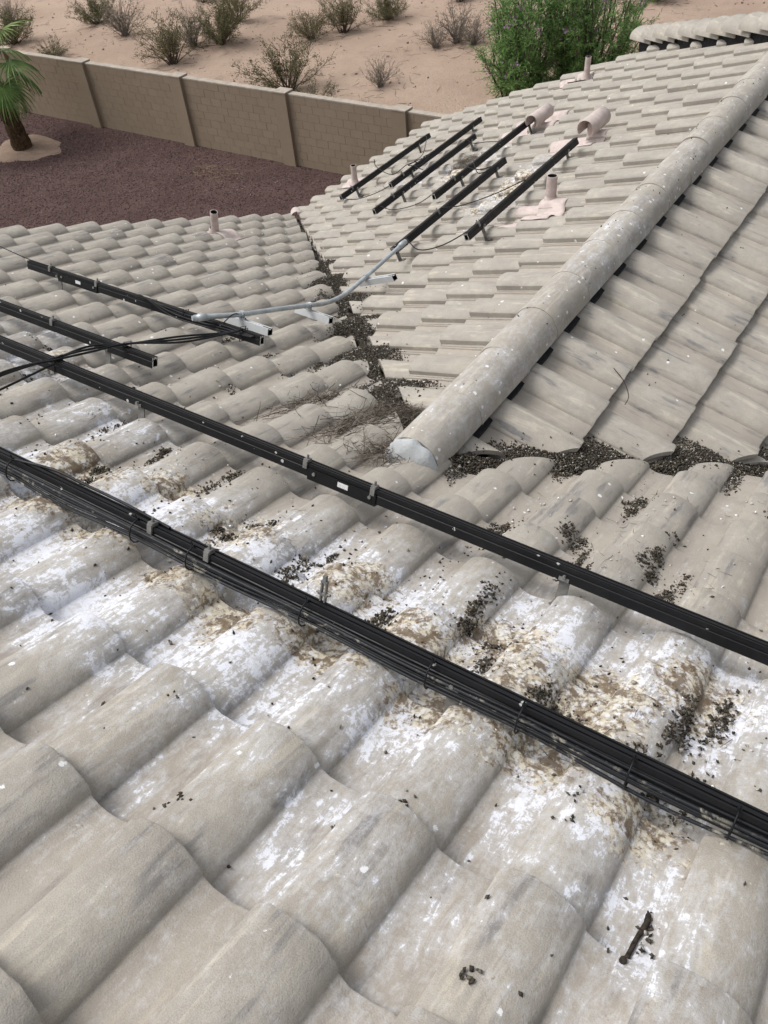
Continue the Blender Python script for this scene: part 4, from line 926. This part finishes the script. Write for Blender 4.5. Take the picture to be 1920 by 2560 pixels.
SH = [(-34.6, 22.0, 1.0, 'bare', 'brown shrub in the top left corner of the desert'), (-31.0, 19.4, 1.25, 'dense', 'dark olive shrub showing just behind the palm crown'),
 (-29.4, 22.3, 1.15, 'dense', 'rounded olive shrub, left of the bare grey shrub'), (-26.5, 21.1, 1.45, 'bare', 'bare grey shrub with thin upright stems, between olive shrubs'),
 (-27.6, 18.5, .8, 'low', 'low green shrub peeking over the wall at left'), (-22.5, 19.5, 1.5, 'olive', 'tall olive shrub, front left of the cluster of three above the wall'),
 (-22.9, 21.0, 1.3, 'bare', 'dead grey brown shrub in the middle of the cluster of three'), (-22.0, 21.5, 1.35, 'dense', 'olive shrub at the right of the cluster of three above the wall'),
 (-23.5, 24.1, 1.35, 'olive', 'olive shrub near the top edge above the cluster of three'), (-26.8, 25.8, .7, 'olive', 'tiny shrub cut by the top edge of the picture at left'),
 (-19.4, 23.4, 1.15, 'olive', 'brown olive shrub, left of the touching pair near the top'), (-18.7, 24.4, 1.35, 'olive', 'olive shrub, right and larger of the touching pair near the top'),
 (-17.3, 19.3, 1.65, 'olive', 'largest desert shrub, standing alone above the middle of the wall'), (-14.5, 20.4, .85, 'bare', 'small dry leaning shrub right of the largest desert shrub'),
 (-15.2, 18.0, 1.1, 'low', 'wide low green shrub right behind the wall top'), (-13.6, 18.2, .6, 'bare', 'little dry weed right of the low green wall shrub'),
 (-18.0, 26.2, 1.0, 'dense', 'small olive shrub at the top edge left of the flowering bush'), (-14.4, 23.6, .8, 'bare', 'low dry shrub, left of the dry group near the flowering bush'),
 (-13.9, 24.1, 1.2, 'bare', 'tallest dry shrub of the group near the flowering bush'), (-13.2, 24.0, .9, 'bare', 'dry shrub, right of the dry group near the flowering bush'),
 (-9.4, 30.0, 1.0, 'dense', 'dark shrub at the top edge right of the flowering bush'), (-16.3, 28.5, .9, 'olive', 'small shrub at the top edge above the dry group')]
for x_, y_, s_, kd, lab in SH:
    pr = PROTO[kd][rnd.randrange(len(PROTO[kd]))]; Mx = Matrix.Translation((x_, y_, desert_z(x_, y_))) @ Matrix.Rotation(rnd.uniform(0, 6.28), 4, 'Z') @ Matrix.Diagonal((s_*1.05, s_*1.05, s_*.98, 1))
    o = link('desert_shrub', None, None, Mx, lab, 'shrub', 'desert shrubs beyond the wall')
    link('stems', pr[0], o, Mx); link('foliage', pr[1], o, Mx)
# litter stones and sticks on the sand
n = 900; X = rng.uniform(-36, -5, n); Y = rng.uniform(16.1, 32, n)
V, F, T = grains(np.array([(x_, y_, desert_z(x_, y_)+.005) for x_, y_ in zip(X, Y)]), (.015, .05), [(.20, .15, .12), (.30, .22, .17), (.14, .11, .09), (.36, .27, .2)], (1.3, 1., .6))
link('desert_pebbles', np_mesh('desert_pebbles', V, F, tinted('pebble', .95, .1), T), None, label='scattered pebbles on the pink tan desert sand', cat='pebbles', kind='stuff')
def dsamp():
    k = rng.integers(len(SH)); x_, y_ = SH[k][0]+rng.normal(0, .9), SH[k][1]+rng.normal(0, .6); return Vector((x_, y_, desert_z(x_, y_)+.02)), Zv
V, F, T = twigs(700, dsamp, (.12, .5), (.004, .010), ((.17, .13, .10), (.12, .09, .07), (.26, .2, .16)), .12)
link('desert_litter', np_mesh('desert_litter', V, F, M_TWIG, T), None, label='dead sticks and litter under the desert shrubs', cat='twigs', kind='stuff')
# flowering bushes behind the wing roof
def willow(loc, hgt, wid, seed, label, nst, nleaf):
    g = np.random.default_rng(seed); t_ = thing('flowering_bush', label, 'bush', loc, 'green flowering bushes behind the wing roof'); loc = Vector(loc); st = MB(); LP, LD, FP = [], [], []
    for _ in range(nst):
        a = g.uniform(0, 6.28); sp = math.sqrt(g.random())*wid; base = loc+Vector((math.cos(a), math.sin(a), 0))*sp*.42; tipv = loc+Vector((math.cos(a)*sp, math.sin(a)*sp, hgt*(g.uniform(.5, 1.02)-.35*(sp/wid)**2)))
        pts = []
        for k in range(8):
            f_ = k/7; p = base.lerp(tipv, f_)+Vector((math.cos(a), math.sin(a), 0))*(.25*wid*math.sin(f_*1.6)*.3)+Vector(g.normal(size=3))*.04; pts.append(p)
        st.tube(pts, [.03*(1-k/8)+.004 for k in range(8)], 5, caps=False)
        for k in range(1, 8):
            for _ in range(4):
                up_ = (pts[k]-pts[k-1]).normalized(); d2 = (up_*.55+Vector(g.normal(size=3))*.6+Vector((math.cos(a), math.sin(a), .35))*.25).normalized(); L2 = g.uniform(.22, .55); q0 = pts[k]; q1 = q0+d2*L2
                st.tube([q0, q1], [.008, .003], 3, caps=False)
                for _ in range(nleaf):
                    f_ = g.random(); p = q0+d2*(L2*f_)+Vector(g.normal(size=3))*.03; LP.append(tuple(p)); LD.append(tuple(d2*.7+Vector(g.normal(size=3))*.6))
                if g.random() < .05 and k > 3: FP.append(tuple(q1))
    lm_ = leaf_mesh('foliage', np.array(LP), np.array(LD), (.08, .15), (.012, .026), [(.17, .31, .085), (.21, .37, .115), (.125, .24, .07), (.25, .41, .15)], M_LEAF, g)
    st.build('stems', M_STEM, t_); link('foliage', lm_, t_)
    P = np.repeat(np.array(FP), 9, 0)+g.normal(0, .045, (len(FP)*9, 3)); link('flowers', leaf_mesh('flowers', P, g.normal(size=P.shape), (.05, .09), (.04, .07), [(.36, .20, .34), (.44, .28, .42), (.28, .13, .26)], M_LEAF, g), t_, kind='stuff')
willow((-9.75, 20.6, desert_z(-9.75, 20.6)), 4.0, 1.12, 21, 'left green bush with willowy upright branches beyond the wing roof', 46, 20)
willow((-8.35, 21.8, desert_z(-8.35, 21.8)), 4.2, 1.38, 22, 'right green bush with lilac flowers beyond the wing roof', 60, 20)
# palm
palm = thing('palm_tree', 'fan palm with ragged brown trunk at left edge', 'palm', PALM)
m = MB(); TOPP = PALM+Vector((-.20, -.20, 2.45)); tr = []
for k in range(13):
    f_ = k/12; tr.append(PALM.lerp(TOPP, f_)+Vector((.12*math.sin(f_*3), 0, 0)))
M_TRUNK = simple('palm_trunk', (.115, .075, .045), .95, 0, .35, 9, .1, .02, 40)
m.tube([tr[0]-Zv*.1]+tr, [.38]+[.30-.06*min(1, k/4)+.03*(k % 2) for k in range(13)], 18); tk = m.build('trunk', M_TRUNK, palm)
m = MB()
for k in range(150):
    f_ = rnd.random(); a = rnd.uniform(0, 6.28); p = PALM.lerp(TOPP, f_)+Vector((.12*math.sin(f_*3), 0, 0)); rd_ = Vector((math.cos(a), math.sin(a), 0)); base = p+rd_*.22; tip = base+rd_*rnd.uniform(.03, .10)+Zv*rnd.uniform(.10, .24); sd_ = rd_.cross(Zv)
    m.add([base-sd_*.06, base+sd_*.06, tip+sd_*.025, tip-sd_*.025, base-rd_*.05-Zv*.02], [(0, 1, 2, 3), (0, 3, 4), (1, 4, 2), (3, 2, 4)])
m.build('leaf_bases', simple('palm_boots', (.17, .11, .065), .95, 0, .4, 7, .1), tk)
def frond(az, el, L, rad, col, droop):
    g = rng; d0 = Vector((math.cos(az)*math.cos(el), math.sin(az)*math.cos(el), math.sin(el))); b0 = TOPP+d0*.12; pts = [b0]
    dv = d0.copy()
    for k in range(4): dv = (dv-Zv*droop*.25).normalized(); pts.append(pts[-1]+dv*L/4)
    m_ = MB(); m_.tube(pts, [.022, .019, .016, .013, .010], 5); hub = pts[-1]; sd_ = dv.cross(Zv).normalized(); nrm = sd_.cross(dv); n = 34
    for k in range(n):
        a = (k/(n-1)-.5)*2*R(128); dirk = dv*math.cos(a)+sd_*math.sin(a); Lk = rad*(1-.25*(abs(a)/R(128))**2)*rnd.uniform(.9, 1.05); w_ = .030; pk = hub; sx = (dirk.cross(nrm)).normalized(); prev = [hub-sx*.006, hub+sx*.006]
        dd = dirk.copy(); vs_ = list(prev); fs = []
        for q in range(1, 5):
            dd = (dd-Zv*(.10+droop*.12)*q*.55).normalized(); pk = pk+dd*Lk/4; ww = w_*(1.0, 1.0, .62, .05)[q-1]; fold = nrm*(.012 if k % 2 else -.012); vs_ += [pk-sx*ww*.6+fold, pk+sx*ww*.6-fold]; fs.append((2*q-2, 2*q-1, 2*q+1, 2*q))
        m_.add(vs_, fs)
    c_ = simple('palm_frond', col, .55, 0, .25, 4, .35); return m_.build('frond', c_, palm)
k = 0
for az in np.linspace(0, 2*math.pi, 17, endpoint=False):
    el = (.15, .55, .95, 1.25)[k % 4]; dr = (1.1, .8, .5, .3)[k % 4]
    frond(az+rnd.uniform(-.15, .15), el, rnd.uniform(.85, 1.15), rnd.uniform(.9, 1.15), ((.19, .29, .075), (.15, .25, .06), (.24, .34, .10))[k % 3], dr); k += 1
frond(-.15, -.1, .95, .75, (.30, .24, .09), 1.3)
